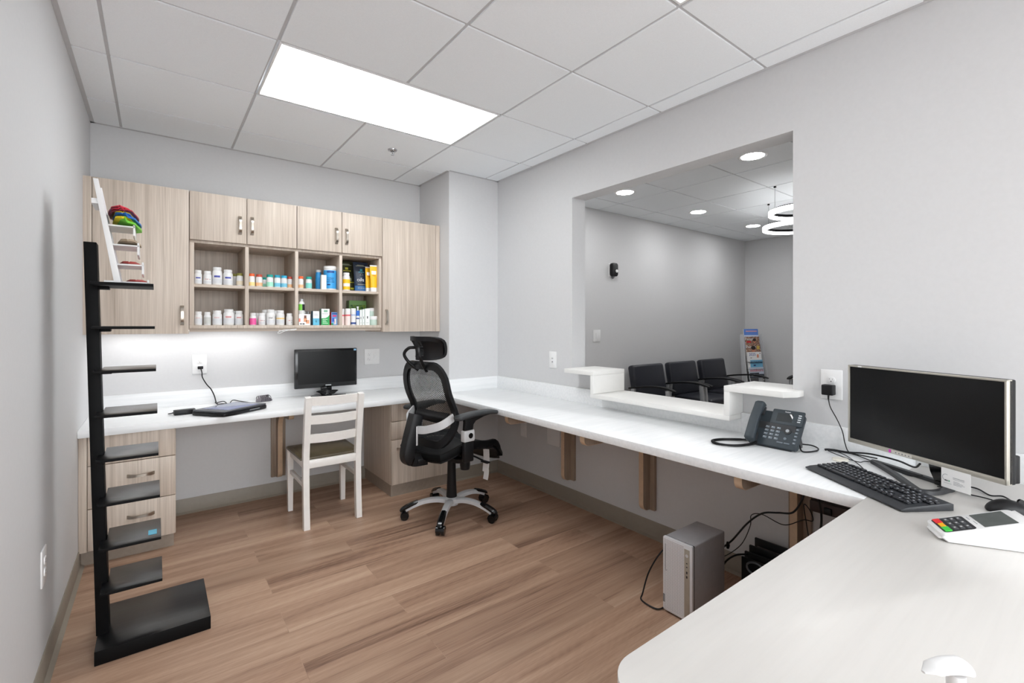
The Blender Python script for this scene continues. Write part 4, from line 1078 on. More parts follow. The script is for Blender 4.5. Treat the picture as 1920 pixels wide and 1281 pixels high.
m = MB(); m.prism([(1.235, -0.20), (1.50, -0.20), (1.51, -0.19), (1.50, -0.18), (1.43, -0.075), (1.31, -0.075), (1.235, -0.18), (1.228, -0.19)], CT + 0.0005, CT + 0.012, 'z', 0.003); m.build('stand_base', BLACKG, t)
m = MB()
for i in range(4):
    k = i * 0.006
    m.tube([(1.325 - k, -0.19, CT + 0.03 + k), (1.37, -0.215 - k * 0.5, CT + 0.018 + 2 * k), (1.42 + k, -0.20, CT + 0.028 + k), (1.425 + k, -0.165, CT + 0.04), (1.37, -0.14, CT + 0.045), (1.32 - k, -0.16, CT + 0.04)], 0.0045, 8, closed=True)
tag(m.build('coiled_monitor_cable', BLACKG), 'black cable coiled around the foot of the small monitor', 'cable')

# ------------------------------------------------------------------ laptop, charger, mouse on the back counter
ang = math.atan2(-0.525 + 0.732, 0.884 - 0.61)
t = thing('laptop', 'closed black rugged laptop with bluish lid on the back counter edge', 'laptop', (0.705, -0.474, CT), ang)
m = MB(); m.prism(rrect(0.335, 0.255, 0.02, 4, 0.0, 0.005), 0.003, 0.024, 'z', 0.004); m.build('base', BLACKP, t, world=False)
m = MB(); m.prism(rrect(0.332, 0.25, 0.02, 4, 0.0, 0.005), 0.0245, 0.035, 'z', 0.004); m.build('lid', plain('laptop_lid', S(54, 56, 62), 0.3, var=0.05), t, world=False)
m = MB(); m.prism(rrect(0.245, 0.205, 0.01, 4, 0.01, 0.008), 0.0349, 0.0362, 'z', 0.0006); m.build('lid_panel', plain('blue_grey_lid', S(128, 136, 170), 0.16, 0.2, var=0.04), t, world=False)
m = MB(); m.box(-0.166, -0.13, -0.09, -0.06, 0.01, 0.02, 0.003); m.box(0.02, 0.10, -0.1235, -0.12, 0.011, 0.018, 0.001); m.build('ports', GREYP, t, world=False)
for sx in (-1, 1): MB().box(sx * 0.13 - 0.015, sx * 0.13 + 0.015, -0.1, -0.09, 0.0, 0.003).box(sx * 0.13 - 0.015, sx * 0.13 + 0.015, 0.1, 0.11, 0.0, 0.003).build('rubber_foot', BLACKM, t, world=False)
t = thing('laptop_charger', 'black laptop charger brick on the back counter left of the laptop', 'charger', (0.465, -0.39, CT))
m = MB(); X = Matrix.Translation((0.465, -0.385, CT)) @ Matrix.Rotation(0.1, 4, 'Z'); m.box(-0.055, 0.055, -0.024, 0.024, 0.001, 0.03, 0.004, xf=X); m.build('brick', BLACKP, t)
m = MB(); m.tube([(0.52, -0.38, CT + 0.015), (0.545, -0.37, z), (0.575, -0.30, z), (0.63, -0.23, z), (0.66, -0.15, z + 0.003), (0.655, -0.06, z + 0.01), (0.66, -0.04, z), (0.70, -0.10, z + 0.015), (0.72, -0.17, z), (0.75, -0.12, z + 0.02), (0.79, -0.13, z + 0.012), (0.84, -0.20, z + 0.006), (0.86, -0.27, CT + 0.012)], 0.003, 8); 
m.tube([(0.41, -0.39, CT + 0.015), (0.385, -0.39, CT + 0.012), (0.40, -0.33, z), (0.45, -0.30, z + 0.01), (0.49, -0.33, z)], 0.003, 8); m.build('output_cord', BLACKP, t)
m = MB(); m.box(0.553, 0.585, -0.032, -0.009, 0.988, 1.008, 0.004); m.tube([(0.572, -0.028, 0.99), (0.576, -0.05, 0.965), (0.58, -0.045, 0.93), (0.605, -0.035, 0.88), (0.63, -0.03, 0.845), (0.648, -0.045, 0.80), (0.655, -0.07, 0.765), (0.66, -0.11, z + 0.002), (0.70, -0.14, z + 0.004), (0.75, -0.19, z + 0.004), (0.715, -0.24, z), (0.66, -0.24, z), (0.62, -0.27, z), (0.60, -0.30, z)], 0.0035, 8)
m.build('mains_cord', BLACKP, t)
mouse('computer_mouse', 'grey mouse with its cord wrapped on the back counter beside the laptop', (0.945, -0.13, CT), 0.35, plain('mouse_grey', S(110, 106, 112), 0.4), 1.0)
m = MB(); X = Matrix.Translation((0.945, -0.13, CT)) @ Matrix.Rotation(0.35, 4, 'Z')
for i in range(6):
    x = -0.035 + i * 0.013; ptsl = [X @ Vector((x, 0.038 * math.cos(a), 0.021 + 0.0215 * math.sin(a))) for a in [2 * PI * k / 18 for k in range(18)]]
    m.tube(ptsl, 0.0022, 6, smooth=0, closed=True)
tag(m.build('wrapped_mouse_cord', plain('cord_purple_grey', S(74, 68, 74), 0.4)), 'dark cord wound round the grey mouse on the back counter', 'cord')

# ------------------------------------------------------------------ computer tower under the counter
t = thing('computer_tower', 'silver desktop computer tower standing on the floor under the right counter', 'computer', (2.285, -2.745, 0))
x0, x1, y0, y1, hz = 2.152, 2.415, -2.815, -2.668, 0.34
MB().box(x0 + 0.012, x1, y0 + 0.001, y1 - 0.001, 0.012, hz, 0.006, seg=3).build('case', plain('tower_grey', S(172, 172, 176), 0.4, 0.25, var=0.04), t)
MB().box(x0 + 0.008, x0 + 0.0125, y0, y1, 0.01, hz + 0.001, 0.001).build('seam', BLACKP, t)
m = MB(); m.prism(rrect(y1 - y0, hz - 0.008, 0.008, 4, (y0 + y1) / 2, hz / 2 + 0.006), x0 - 0.006, x0 + 0.008, 'x', 0.002); f = m.build('front_panel', plain('tower_front', S(222, 224, 228), 0.4, 0.25, var=0.02), t)
MB().box(x0 - 0.0068, x0 - 0.0055, y0 + 0.040, y1 - 0.004, 0.02, hz - 0.008).build('perforated_grille', perforated_mat('perforated_silver', S(236, 238, 242), S(186, 189, 195)), f)
s = MB().box(x0 - 0.0075, x0 - 0.0055, y0 + 0.012, y0 + 0.038, 0.014, hz - 0.018, 0.0006).build('port_strip', plain('champagne_strip', S(170, 164, 152), 0.4, 0.4), f)
m = MB(); m.cyl((x0 - 0.0085, y0 + 0.025, hz - 0.045), (x0 - 0.0074, y0 + 0.025, hz - 0.045), 0.007, seg=20); m.build('power_button', SILVERL, s)
m = MB()
for zz, h in ((0.262, 0.002), (0.246, 0.002), (0.222, 0.005), (0.203, 0.005)): m.box(x0 - 0.0082, x0 - 0.0074, y0 + 0.022, y0 + 0.028, zz - h, zz + h)
m.build('ports', INK, s)
MB().box(x0 - 0.0078, x0 - 0.0066, y1 - 0.011, y1 - 0.002, 0.045, 0.082).build('maker_badge', GREYP, f)
m = MB(); m.tube([(x0 - 0.0072, y1 - 0.014, hz - 0.03), (x0 - 0.0072, y1 - 0.014, 0.20), (x0 - 0.0072, y1 - 0.018, 0.192), (x0 - 0.0072, y1 - 0.024, 0.196)], 0.0012, 6, smooth=3); m.build('drive_slot', GREYINK, f)
m = MB()
for a in (x0 + 0.03, x1 - 0.04):
    for b in (y0 + 0.02, y1 - 0.02): m.cyl((a, b, 0), (a, b, 0.014), 0.009, seg=12)
m.build('feet', BLACKM, t)

# cables and boxes under the counter
cable('tower_power_cord', 'thick black cord with a round bead rising from the computer tower', [(2.41, -2.75, 0.215), (2.45, -2.76, 0.22), (2.50, -2.80, 0.265), (2.53, -2.86, 0.36), (2.53, -2.93, 0.43), (2.53, -3.0, 0.455), (2.53, -3.06, 0.475), (2.52, -3.10, 0.54), (2.50, -3.12, 0.60), (2.49, -3.125, 0.70)], 0.0042)
cable('thin_tower_cable', 'thin black cable zigzagging up from the computer tower', [(2.41, -2.76, 0.19), (2.46, -2.80, 0.21), (2.50, -2.85, 0.27), (2.52, -2.88, 0.36), (2.52, -2.885, 0.41), (2.53, -2.93, 0.425), (2.54, -3.02, 0.405), (2.56, -3.09, 0.445), (2.57, -3.125, 0.45), (2.57, -3.115, 0.49), (2.57, -3.09, 0.51), (2.57, -3.10, 0.43), (2.57, -3.115, 0.33), (2.57, -3.12, 0.25)], 0.002)
cable('hanging_cable', 'thick black cable hanging behind the third bracket', [(2.50, -3.14, 0.70), (2.53, -3.155, 0.60), (2.55, -3.165, 0.50), (2.55, -3.16, 0.42), (2.55, -3.13, 0.35), (2.54, -3.08, 0.30), (2.54, -3.0, 0.22)], 0.0045)
cable('hanging_cable', 'thinner black cable crossing the hanging cords under the counter', [(2.49, -3.12, 0.70), (2.53, -3.15, 0.62), (2.56, -3.17, 0.56), (2.54, -3.16, 0.62), (2.5, -3.17, 0.70)], 0.0028)
tag(MB().lathe([(0, -0.018), (0.006, -0.015), (0.009, 0), (0.006, 0.015), (0, 0.018)], (2.485, -2.79, 0.245), 14).build('cable_bead', BLACKP), 'black ferrite bead on the tower power cord', 'bead')
t = thing('power_strip', 'dark power strip fixed to the wall under the right counter', 'power strip', (2.69, -3.15, 0.50))
MB().box(W - 0.055, W - 0.006, -3.34, -3.075, 0.455, 0.505, 0.004).build('housing', plain('strip_brown', S(62, 46, 44), 0.5), t)
MB().box(W - 0.066, W - 0.055, -3.165, -3.135, 0.46, 0.49, 0.003).build('plug', BLACKP, t)
cable('grey_hose', 'grey flexible hose below the power strip under the right counter', [(W - 0.04, -3.20, 0.43), (W - 0.07, -3.19, 0.39), (W - 0.12, -3.16, 0.35), (W - 0.14, -3.13, 0.30), (W - 0.13, -3.11, 0.22), (W - 0.12, -3.10, 0.0)], 0.015, GREYP, cat='hose')
cable('floor_cord', 'black cord looping on the floor beside the computer tower', [(2.43, -2.70, 0.12), (2.40, -2.655, 0.20), (2.33, -2.63, 0.25), (2.24, -2.60, 0.22), (2.19, -2.56, 0.12), (2.16, -2.545, 0.02), (2.13, -2.56, 0.006), (2.12, -2.62, 0.006), (2.135, -2.657, 0.006), (2.2, -2.66, 0.006)], 0.0035)
cable('floor_cord', 'black cord arching from the computer tower to the file sorter', [(2.415, -2.79, 0.15), (2.46, -2.80, 0.185), (2.52, -2.815, 0.198), (2.56, -2.85, 0.202)], 0.0042)
# stepped black sorter on the floor
t = thing('file_sorter', 'black stepped file sorter with an oval pull on the floor behind the tower', 'file sorter', (2.6, -2.97, 0))
MB().box(2.525, 2.535, -3.12, -2.835, 0, 0.198, 0.002).box(2.535, 2.70, -3.12, -2.835, 0, 0.012).build('tray', BLACKP, t)
for xx, zz in ((2.56, 0.212), (2.605, 0.228), (2.66, 0.248)): MB().box(xx, xx + 0.012, -3.12, -2.832, 0.012, zz, 0.002).build('divider', BLACKP, t)
m = MB(); m.tube([(2.521, -2.905 + 0.042 * math.cos(a), 0.165 + 0.028 * math.sin(a)) for a in [2 * PI * i / 24 for i in range(24)]], 0.0045, 8, smooth=0, closed=True); m.build('oval_pull', plain('dark_grey_rim', S(92, 98, 104), 0.3), t)
tag(MB().box(2.575, 2.60, -3.11, -2.84, 0.0125, 0.20).build('file_folder', plain('dark_folder', S(44, 42, 42), 0.6)), 'dark folder standing between the dividers of the black sorter', 'folder')
tag(MB().box(2.62, 2.655, -3.11, -2.85, 0.0125, 0.215).build('file_folder', plain('grey_folder', S(112, 106, 104), 0.6)), 'grey folder standing in the rear slot of the black sorter', 'folder')
# ------------------------------------------------------------------ supplements in the cubby unit
def bottle(x, y, z, w, top, label, cap=WHITE, band=None, body=WHITE, shoulder=0.82, group='supplement bottles in the cubbies', name='supplement_bottle', stripe=None, dots=None, txt=None, capf=0.84, bandz=(0.12, 0.62)):
    """w = diameter, top = height of the cap top"""
    h = top - z; r = w / 2
    t = thing(name, label, 'bottle', (x, y, z), group=group)
    ch = min(0.018, h * 0.2); zs = h - ch; cr = r * capf
    prof = [(0, 0), (r * 0.94, 0), (r, 0.003)] + [(r, zs * 0.74)]
    for i in range(1, 7):
        a = i / 6 * PI / 2; prof.append((cr * 0.9 + (r - cr * 0.9) * math.cos(a), zs * 0.74 + (zs * 0.24) * math.sin(a)))
    prof += [(cr * 0.9, zs + 0.002), (0, zs + 0.002)]
    MB().lathe(prof, (x, y, z), 28).build('bottle_body', body, t)
    MB().lathe([(0, zs), (cr, zs), (cr, h - 0.002), (cr - 0.002, h), (0, h)], (x, y, z), 28).build('cap', cap, t)
    if band:
        b = MB().lathe([(r + 0.0001, zs * bandz[0]), (r + 0.0006, zs * bandz[0]), (r + 0.0006, zs * bandz[1]), (r + 0.0001, zs * bandz[1])], (x, y, z), 32).build('label_band', band, t)
    if stripe:
        m_, z0, z1, a0, a1 = stripe
        MB().lathe([(r + 0.0001, zs * z0), (r + 0.0011, zs * z0), (r + 0.0011, zs * z1), (r + 0.0001, zs * z1)], (x, y, z), 14, a0=math.radians(a0), a1=math.radians(a1)).build('label_stripe', m_, t)
    if dots:
        m = MB()
        for k, (dm, ang, zz, rr) in enumerate(dots):
            a = math.radians(ang); p = Vector((x + r * math.cos(a), y + r * math.sin(a), z + zs * zz)); n = Vector((math.cos(a), math.sin(a), 0))
            m.cyl(p, p + n * 0.0012, rr, seg=10, mat=dm)
        m.build('label_dots', [colour('dot_red', 220, 60, 60), colour('dot_dark', 60, 60, 66), colour('dot_orange', 236, 150, 110)], t)
    if txt:
        s, zz, size, mm = txt
        # lettering faces the viewer side of the bottle, down and left of straight ahead
        M = Matrix.Translation((0, 0, zs * zz)) @ Matrix.Rotation(FACE + PI / 2, 4, 'Z') @ Matrix(((1, 0, 0, 0), (0, 0, -1, -r - 0.0007), (0, 1, 0, 0), (0, 0, 0, 1)))
        lettering('label_text', s, size, mm, t, M, bend=r + 0.0007)
    m = None
    return t
FACE = math.atan2(-3.6, -0.6)          # direction from the shelves towards the middle of the room
VA = math.degrees(FACE)
BLUE = colour('label_blue', 70, 80, 170); GREYL = colour('label_grey', 214, 216, 220); OLIVE = colour('cap_olive', 140, 136, 62)
ORANGE = colour('cap_orange', 236, 104, 54); RUST = colour('cap_rust', 196, 84, 66); TEAL = colour('cap_teal', 24, 160, 148); CYAN = colour('cap_cyan', 36, 160, 190); AQUA = colour('cap_aqua', 54, 176, 214)
YEL = colour('label_yellow', 246, 222, 150); ORL = colour('label_orange', 234, 186, 140); GRL = colour('label_mint', 160, 226, 200); BLL = colour('label_sky', 120, 196, 222); TEL = colour('label_teal', 130, 214, 206)
TOPZ, LOWZ = ZM + 0.0005, ZB + 0.0005
dots3 = [(0, VA - 18, 0.48, 0.0022), (1, VA, 0.48, 0.0022), (0, VA + 14, 0.48, 0.0022), (1, VA + 40, 0.47, 0.0022)]
lines = (GREYL, 0.18, 0.38, VA - 35, VA + 35)
bottle(0.539, -0.31, TOPZ, 0.042, 1.647, 'white bottle with a blue label bar, leftmost on the upper shelf', stripe=(BLUE, 0.5, 0.6, VA - 28, VA + 40), band=GREYL, bandz=(0.1, 0.36))
bottle(0.589, -0.31, TOPZ, 0.046, 1.644, 'white bottle with red and dark dots on the upper left shelf', dots=dots3, band=GREYL, bandz=(0.14, 0.3))
bottle(0.643, -0.30, TOPZ, 0.057, 1.673, 'tallest white bottle with a blue label bar on the upper left shelf', stripe=(BLUE, 0.5, 0.62, VA - 30, VA + 38), band=GREYL, bandz=(0.1, 0.4))
bottle(0.704, -0.30, TOPZ, 0.057, 1.661, 'wide white bottle with a blue label bar, left of the olive-capped bottle', stripe=(BLUE, 0.52, 0.64, VA - 30, VA + 38), band=GREYL, bandz=(0.1, 0.4))
bottle(0.772, -0.30, TOPZ, 0.040, 1.643, 'olive-capped white bottle at the right end of the upper left compartment', cap=OLIVE, capf=0.9, band=colour('label_cream', 226, 214, 190), bandz=(0.1, 0.5))
bottle(0.752, -0.24, TOPZ, 0.040, 1.643, 'olive-capped bottle mostly hidden behind another olive-capped one', cap=OLIVE, capf=0.9)
bottle(0.842, -0.31, TOPZ, 0.036, 1.644, 'bright orange-capped bottle with a yellow label at the left of the second compartment', cap=ORANGE, capf=0.92, band=YEL, bandz=(0.08, 0.42))
bottle(0.886, -0.31, TOPZ, 0.041, 1.641, 'rust-capped bottle with an orange label beside the bright orange-capped one', cap=RUST, capf=0.92, band=ORL, bandz=(0.08, 0.42))
bottle(0.934, -0.20, TOPZ, 0.036, 1.632, 'green-teal capped bottle standing behind the front row in the second compartment', cap=TEAL, capf=0.92, band=GRL, bandz=(0.08, 0.5))
bottle(0.952, -0.31, TOPZ, 0.043, 1.644, 'teal-capped bottle with a mint label in the second compartment', cap=TEAL, capf=0.92, band=GRL, bandz=(0.08, 0.5))
bottle(0.999, -0.31, TOPZ, 0.040, 1.644, 'dark cyan-capped bottle with a blue label, right of the teal-capped one', cap=CYAN, capf=0.92, band=BLL, bandz=(0.08, 0.45))
bottle(1.042, -0.31, TOPZ, 0.040, 1.643, 'light blue-capped bottle with a blue label in the second compartment', cap=AQUA, capf=0.92, band=BLL, bandz=(0.08, 0.45))
bottle(1.083, -0.29, TOPZ, 0.034, 1.640, 'rust-capped bottle at the right end of the second upper compartment', cap=RUST, capf=0.92, band=ORL, bandz=(0.08, 0.42))
bottle(1.152, -0.31, TOPZ, 0.036, 1.645, 'orange-capped bottle at the left of the compartment with the blue tub', cap=ORANGE, capf=0.92, band=ORL, bandz=(0.08, 0.4))
bottle(1.206, -0.31, TOPZ, 0.042, 1.645, 'teal-capped bottle with a pale teal label in the compartment with the blue tub', cap=TEAL, capf=0.92, band=TEL, bandz=(0.08, 0.6))
PINKT = colour('label_faint_red', 222, 196, 196)
bottle(0.540, -0.31, LOWZ, 0.042, 1.381, 'white bottle at the far left of the lower shelf', band=GREYL, bandz=(0.12, 0.62), stripe=(PINKT, 0.62, 0.7, VA - 30, VA + 30))
bottle(0.588, -0.31, LOWZ, 0.040, 1.379, 'narrow white bottle with a grey label, second on the lower shelf', band=colour('label_midgrey', 196, 197, 194), bandz=(0.1, 0.75))
bottle(0.643, -0.30, LOWZ, 0.055, 1.390, 'white bottle with faint red print in the middle of the lower left compartment', band=GREYL, bandz=(0.12, 0.55), stripe=(PINKT, 0.58, 0.68, VA - 30, VA + 30))
bottle(0.708, -0.30, LOWZ, 0.063, 1.399, 'widest white bottle with red heading in the lower left compartment', band=GREYL, bandz=(0.12, 0.5), stripe=(colour('label_red_print', 214, 150, 150), 0.56, 0.68, VA - 30, VA + 30))
bottle(0.768, -0.30, LOWZ, 0.050, 1.390, 'white bottle at the right end of the lower left compartment', band=GREYL, bandz=(0.12, 0.55), stripe=(colour('label_red_print', 214, 150, 150), 0.6, 0.7, VA - 30, VA + 30))
bottle(0.744, -0.23, LOWZ, 0.050, 1.390, 'white bottle half hidden behind the right end of the lower left compartment')
bottle(0.848, -0.31, LOWZ, 0.040, 1.377, 'white-capped bottle with a bright pink label on the lower shelf', band=colour('label_pink', 236, 96, 164), bandz=(0.05, 0.7))
bottle(0.902, -0.31, LOWZ, 0.044, 1.377, 'white bottle with red and dark dots beside the pink-labelled one', dots=dots3, band=GREYL, bandz=(0.14, 0.3))
bottle(0.888, -0.24, LOWZ, 0.044, 1.377, 'white bottle mostly hidden behind the dotted one beside the pink label')
bottle(0.958, -0.30, LOWZ, 0.056, 1.402, 'tall white bottle with dark lettering in the second lower compartment', band=GREYL, bandz=(0.12, 0.4), txt=('vital', 0.56, 0.015, INK))
bottle(0.938, -0.225, LOWZ, 0.056, 1.402, 'tall white bottle mostly hidden behind the lettered one')
bottle(1.020, -0.30, LOWZ, 0.053, 1.397, 'white bottle with a yellow stripe in the second lower compartment', stripe=(colour('label_gold', 238, 206, 130), 0.5, 0.6, VA - 80, VA + 80), band=GREYL, bandz=(0.12, 0.42))
bottle(1.002, -0.23, LOWZ, 0.053, 1.397, 'white bottle mostly hidden behind the yellow-striped one')
bottle(1.077, -0.31, LOWZ, 0.044, 1.377, 'white bottle with a few dots at the right end of the second lower compartment', dots=[(0, VA - 10, 0.5, 0.0024), (0, VA + 5, 0.5, 0.0024), (1, VA + 38, 0.5, 0.0022), (1, VA + 36, 0.3, 0.0022)])

# blue tub with lettering
t = thing('supplement_tub', 'large bright blue tub with white lid and dark lettering on the upper shelf', 'tub', (1.362, -0.285, TOPZ))
c = (1.362, -0.285, TOPZ); r = 0.0445; TUBB = colour('tub_blue', 62, 164, 230)
MB().lathe([(0, 0), (r - 0.002, 0), (r, 0.004), (r, 0.148), (r - 0.006, 0.156), (0, 0.156)], c, 36).build('tub_body', WHITE, t)
MB().lathe([(r + 0.0002, 0.010), (r + 0.0008, 0.010), (r + 0.0008, 0.146), (r + 0.0002, 0.146)], c, 40).build('label_band', TUBB, t)
MB().lathe([(0, 0.155), (r + 0.0005, 0.155), (r + 0.0005, 0.174), (r - 0.003, 0.178), (0, 0.178)], c, 36).build('lid', WHITE, t)
def tubtext(s, zz, size, mm, name='label_text'):
    M = Matrix.Translation((0, 0, zz)) @ Matrix.Rotation(FACE + PI / 2, 4, 'Z') @ Matrix(((1, 0, 0, 0), (0, 0, -1, -r - 0.001), (0, 1, 0, 0), (0, 0, 0, 1)))
    lettering(name, s, size, mm, t, M, bend=r + 0.001)
NAVY = colour('navy_ink', 22, 44, 96)
tubtext('Collagen', 0.088, 0.0135, NAVY); tubtext('Peptides', 0.074, 0.0135, NAVY); tubtext('SUPPORTS HAIR', 0.058, 0.005, NAVY) if False else None
m = MB(); m.lathe([(r + 0.0008, 0.126), (r + 0.0014, 0.126), (r + 0.0014, 0.142), (r + 0.0008, 0.142)], c, 14, a0=FACE - 0.6, a1=FACE + 0.6); m.build('label_banner', colour('banner_blue', 40, 84, 150), t)
m = MB(); m.lathe([(r + 0.0008, 0.034), (r + 0.0014, 0.034), (r + 0.0014, 0.043), (r + 0.0008, 0.043)], c, 8, a0=FACE - 0.55, a1=FACE - 0.05); m.build('label_patch', NAVY, t)
m = MB()
for zz in (0.060, 0.056): m.lathe([(r + 0.0008, zz), (r + 0.0013, zz), (r + 0.0013, zz + 0.0018), (r + 0.0008, zz + 0.0018)], c, 12, a0=FACE - 0.6, a1=FACE + 0.6)
m.build('label_lines', NAVY, t)
bottle(1.302, -0.20, TOPZ, 0.044, 1.712, 'white-capped blue bottle partly behind the large blue tub', body=TUBB, capf=0.9)
def carton(name, label, x0, x1, yf, depth, z0, h, front, sides, rz=0.0, prints=(), group='boxed products in the cubbies'):
    t = thing(name, label, 'box', ((x0 + x1) / 2, yf + depth / 2, z0), rz, group)
    w = (x1 - x0) / 2; d = depth / 2
    m = MB(); m.box(-w, w, -d, d, 0, h, 0.0006, 0, seg=1); b = m.build('carton', sides, t, world=False)
    MB().box(-w + 0.0004, w - 0.0004, -d - 0.0005, -d + 0.0004, 0.0004, h - 0.0004).build('front_panel', front, t, world=False)
    for nm, mm, a0, a1, b0, b1 in prints:
        MB().box(-w + 2 * w * a0, -w + 2 * w * a1, -d - 0.0009, -d - 0.0003, h * b0, h * b1).build(nm, mm, t, world=False)
    return t, w, d
RZ = -0.12
carton('product_box', 'slim plain white box in front of the blue tub', 1.283, 1.318, -0.352, 0.03, TOPZ, 0.105, PAPER, colour('box_cream', 226, 220, 206))
# upper right compartment
g1 = bottle(1.474, -0.315, TOPZ, 0.053, 1.692, 'white bottle with a bright yellow label in front of the dark pouches', band=colour('label_bright_yellow', 246, 196, 30), bandz=(0.06, 0.72), stripe=(PAPER, 0.26, 0.46, VA - 60, VA + 60))
def pouch(label, x, y, w, h, col, parts, lean=0.12, zrot=0.0):
    t = thing('product_pouch', label, 'pouch', (x, y, TOPZ), zrot, 'stand-up pouches in the cubbies')
    m = MB()
    def f(sgn):
        def g(u, v):
            k = math.sin(PI * u) ** 0.7 * (1 - v) ** 0.7
            return Vector(((u - 0.5) * w * (1.0 - 0.05 * math.sin(PI * v)), sgn * (0.026 * k + 0.0008) + lean * h * v, h * v))
        return g
    m.grid(f(-1), 12, 14); m.grid(f(1), 12, 14); m.build('pouch_body', col, t, world=False)
    def front(u, v): return f(-1)(u, v) + Vector((0, -0.0012, 0))
    for nm, mm, u0, u1, v0, v1 in parts:
        m = MB(); m.grid(lambda a, b: front(u0 + (u1 - u0) * a, v0 + (v1 - v0) * b), 6, 4, thick=0.0004); m.build(nm, mm, t, world=False)
    return t, front
OLV = plain('pouch_olive', S(62, 64, 44), 0.3, var=0.15, scale=20); NVY = plain('pouch_navy', S(30, 44, 66), 0.3, var=0.15, scale=20)
PLINE = colour('pouch_pale', 176, 182, 160); PYEL = colour('pouch_yellow', 206, 202, 70)
t, fr = pouch('dark olive product pouch leaning at the back of the upper right compartment', 1.535, -0.155, 0.17, 0.250, OLV, [('heading', PLINE, 0.2, 0.72, 0.86, 0.875), ('heading', PLINE, 0.3, 0.62, 0.89, 0.905), ('emblem', PYEL, 0.40, 0.54, 0.72, 0.79), ('emblem_name', PYEL, 0.30, 0.66, 0.67, 0.695), ('swirl', PYEL, 0.55, 0.95, 0.30, 0.33), ('lower_print', PYEL, 0.6, 0.9, 0.08, 0.14)])
lettering('lettering', 'oils', 0.042, PLINE, t, Matrix.Translation(fr(0.5, 0.42)) @ Matrix(((1, 0, 0, 0), (0, 0, -1, -0.001), (0, 1, 0, 0), (0, 0, 0, 1))))
t, fr = pouch('dark navy product pouch with pale lettering beside the yellow tubes', 1.618, -0.235, 0.118, 0.238, NVY, [('heading', PLINE, 0.15, 0.8, 0.86, 0.875), ('heading', PLINE, 0.25, 0.7, 0.89, 0.905), ('emblem', colour('pouch_teal', 60, 150, 170), 0.42, 0.58, 0.70, 0.77), ('emblem_name', colour('pouch_teal', 60, 150, 170), 0.3, 0.7, 0.65, 0.675), ('blue_base', colour('pouch_blue', 40, 96, 150), 0.04, 0.96, 0.02, 0.2), ('base_print', PLINE, 0.2, 0.85, 0.12, 0.13), ('mid_print', PLINE, 0.2, 0.8, 0.24, 0.25)])
lettering('lettering', 'oils', 0.042, colour('pouch_white', 226, 230, 236), t, Matrix.Translation(fr(0.40, 0.40)) @ Matrix(((1, 0, 0, 0), (0, 0, -1, -0.001), (0, 1, 0, 0), (0, 0, 0, 1))))
m = MB(); m.sweep([fr(0.5 + 0.13 * math.cos(a), 0.585 + 0.06 * math.sin(a)) + Vector((0, -0.0012, 0)) for a in (PI / 2, PI / 2 + 2.094, PI / 2 + 4.189)], [(-0.0009, -0.0003), (0.0009, -0.0003), (0.0009, 0.0003), (-0.0009, 0.0003)], closed=True, up=(0, -1, 0)); m.build('triangle_mark', PLINE, t, world=False)
def tube_pack(label, x, y, w, h, rz=0.0, tiltv=0.0):
    t = thing('cream_tube', label, 'tube', (x, y, TOPZ), rz, 'yellow cream tubes in the cubbies')
    YT = colour('tube_yellow', 246, 190, 30)
    m = MB(); cr = w * 0.42
    m.lathe([(0, 0), (cr, 0), (cr, 0.032), (0, 0.032)], seg=24, sy=0.62); m.build('tube_cap', WHITE, t, world=False)
    def g(u, v):
        a = 2 * PI * u; k = v
        rx = cr + (w / 2 - cr) * k; ry = cr * 0.62 * (1 - k) + 0.0012 * k
        return Vector((rx * math.cos(a), ry * math.sin(a), 0.032 + (h - 0.04) * v))
    m = MB(); m.grid(g, 28, 10); m.build('tube_body', YT, t, world=False)
    MB().box(-w / 2, w / 2, -0.0016, 0.0016, h - 0.010, h, 0.0005).build('crimp', WHITE, t, world=False)
    def fr(u, v):
        q = g(0.75 + (u - 0.5) * 0.22, v); return q + Vector((0, -0.001, 0))
    m = MB(); m.grid(lambda a, b: fr(a, 0.62 + 0.16 * b), 6, 3, thick=0.0004); m.build('label_block', PAPER, t, world=False)
    m = MB(); m.grid(lambda a, b: fr(0.2 + 0.6 * a, 0.54 + 0.035 * b), 6, 2, thick=0.0004); m.build('label_line', colour('tube_orange', 224, 120, 30), t, world=False)
    return t
tube_pack('yellow squeeze tube half hidden behind another at the right of the upper shelf', 1.662, -0.265, 0.054, 0.200, 0.2)
tube_pack('yellow squeeze tube with a white label at the right end of the upper shelf', 1.686, -0.315, 0.060, 0.209, -0.05)
# lower third compartment
t, w, d = carton('product_box', 'white box with an orange picture under the green-labelled bottle', 1.131, 1.208, -0.345, 0.07, LOWZ, 0.079, PAPER, colour('box_white', 236, 232, 226), prints=[('skin_patch', colour('print_peach', 226, 160, 120), 0.42, 0.70, 0.30, 0.66), ('dark_patch', colour('print_brown', 120, 70, 50), 0.45, 0.66, 0.62, 0.88), ('peach_patch', colour('print_peach', 226, 160, 120), 0.62, 0.92, 0.14, 0.46), ('corner_mark', colour('print_coral', 232, 120, 100), 0.0, 0.14, 0.3, 0.6), ('ink_mark', INK, 0.1, 0.26, 0.06, 0.16), ('ink_mark', INK, 0.32, 0.5, 0.06, 0.16)])
bottle(1.156, -0.315, LOWZ + 0.0795, 0.040, 1.482, 'silver-capped bottle with green and black label standing on the white box', cap=SILVER, capf=0.62, band=colour('label_lime', 120, 206, 70), bandz=(0.3, 0.78), stripe=(INK, 0.3, 0.78, VA + 10, VA + 80))
for x in (1.205, 1.228): bottle(x, -0.2, LOWZ, 0.024, 1.396, 'small silver bottle standing at the back behind the blue and white box', cap=SILVER, body=SILVER, capf=0.8, group='small silver bottles at the back of the cubby')
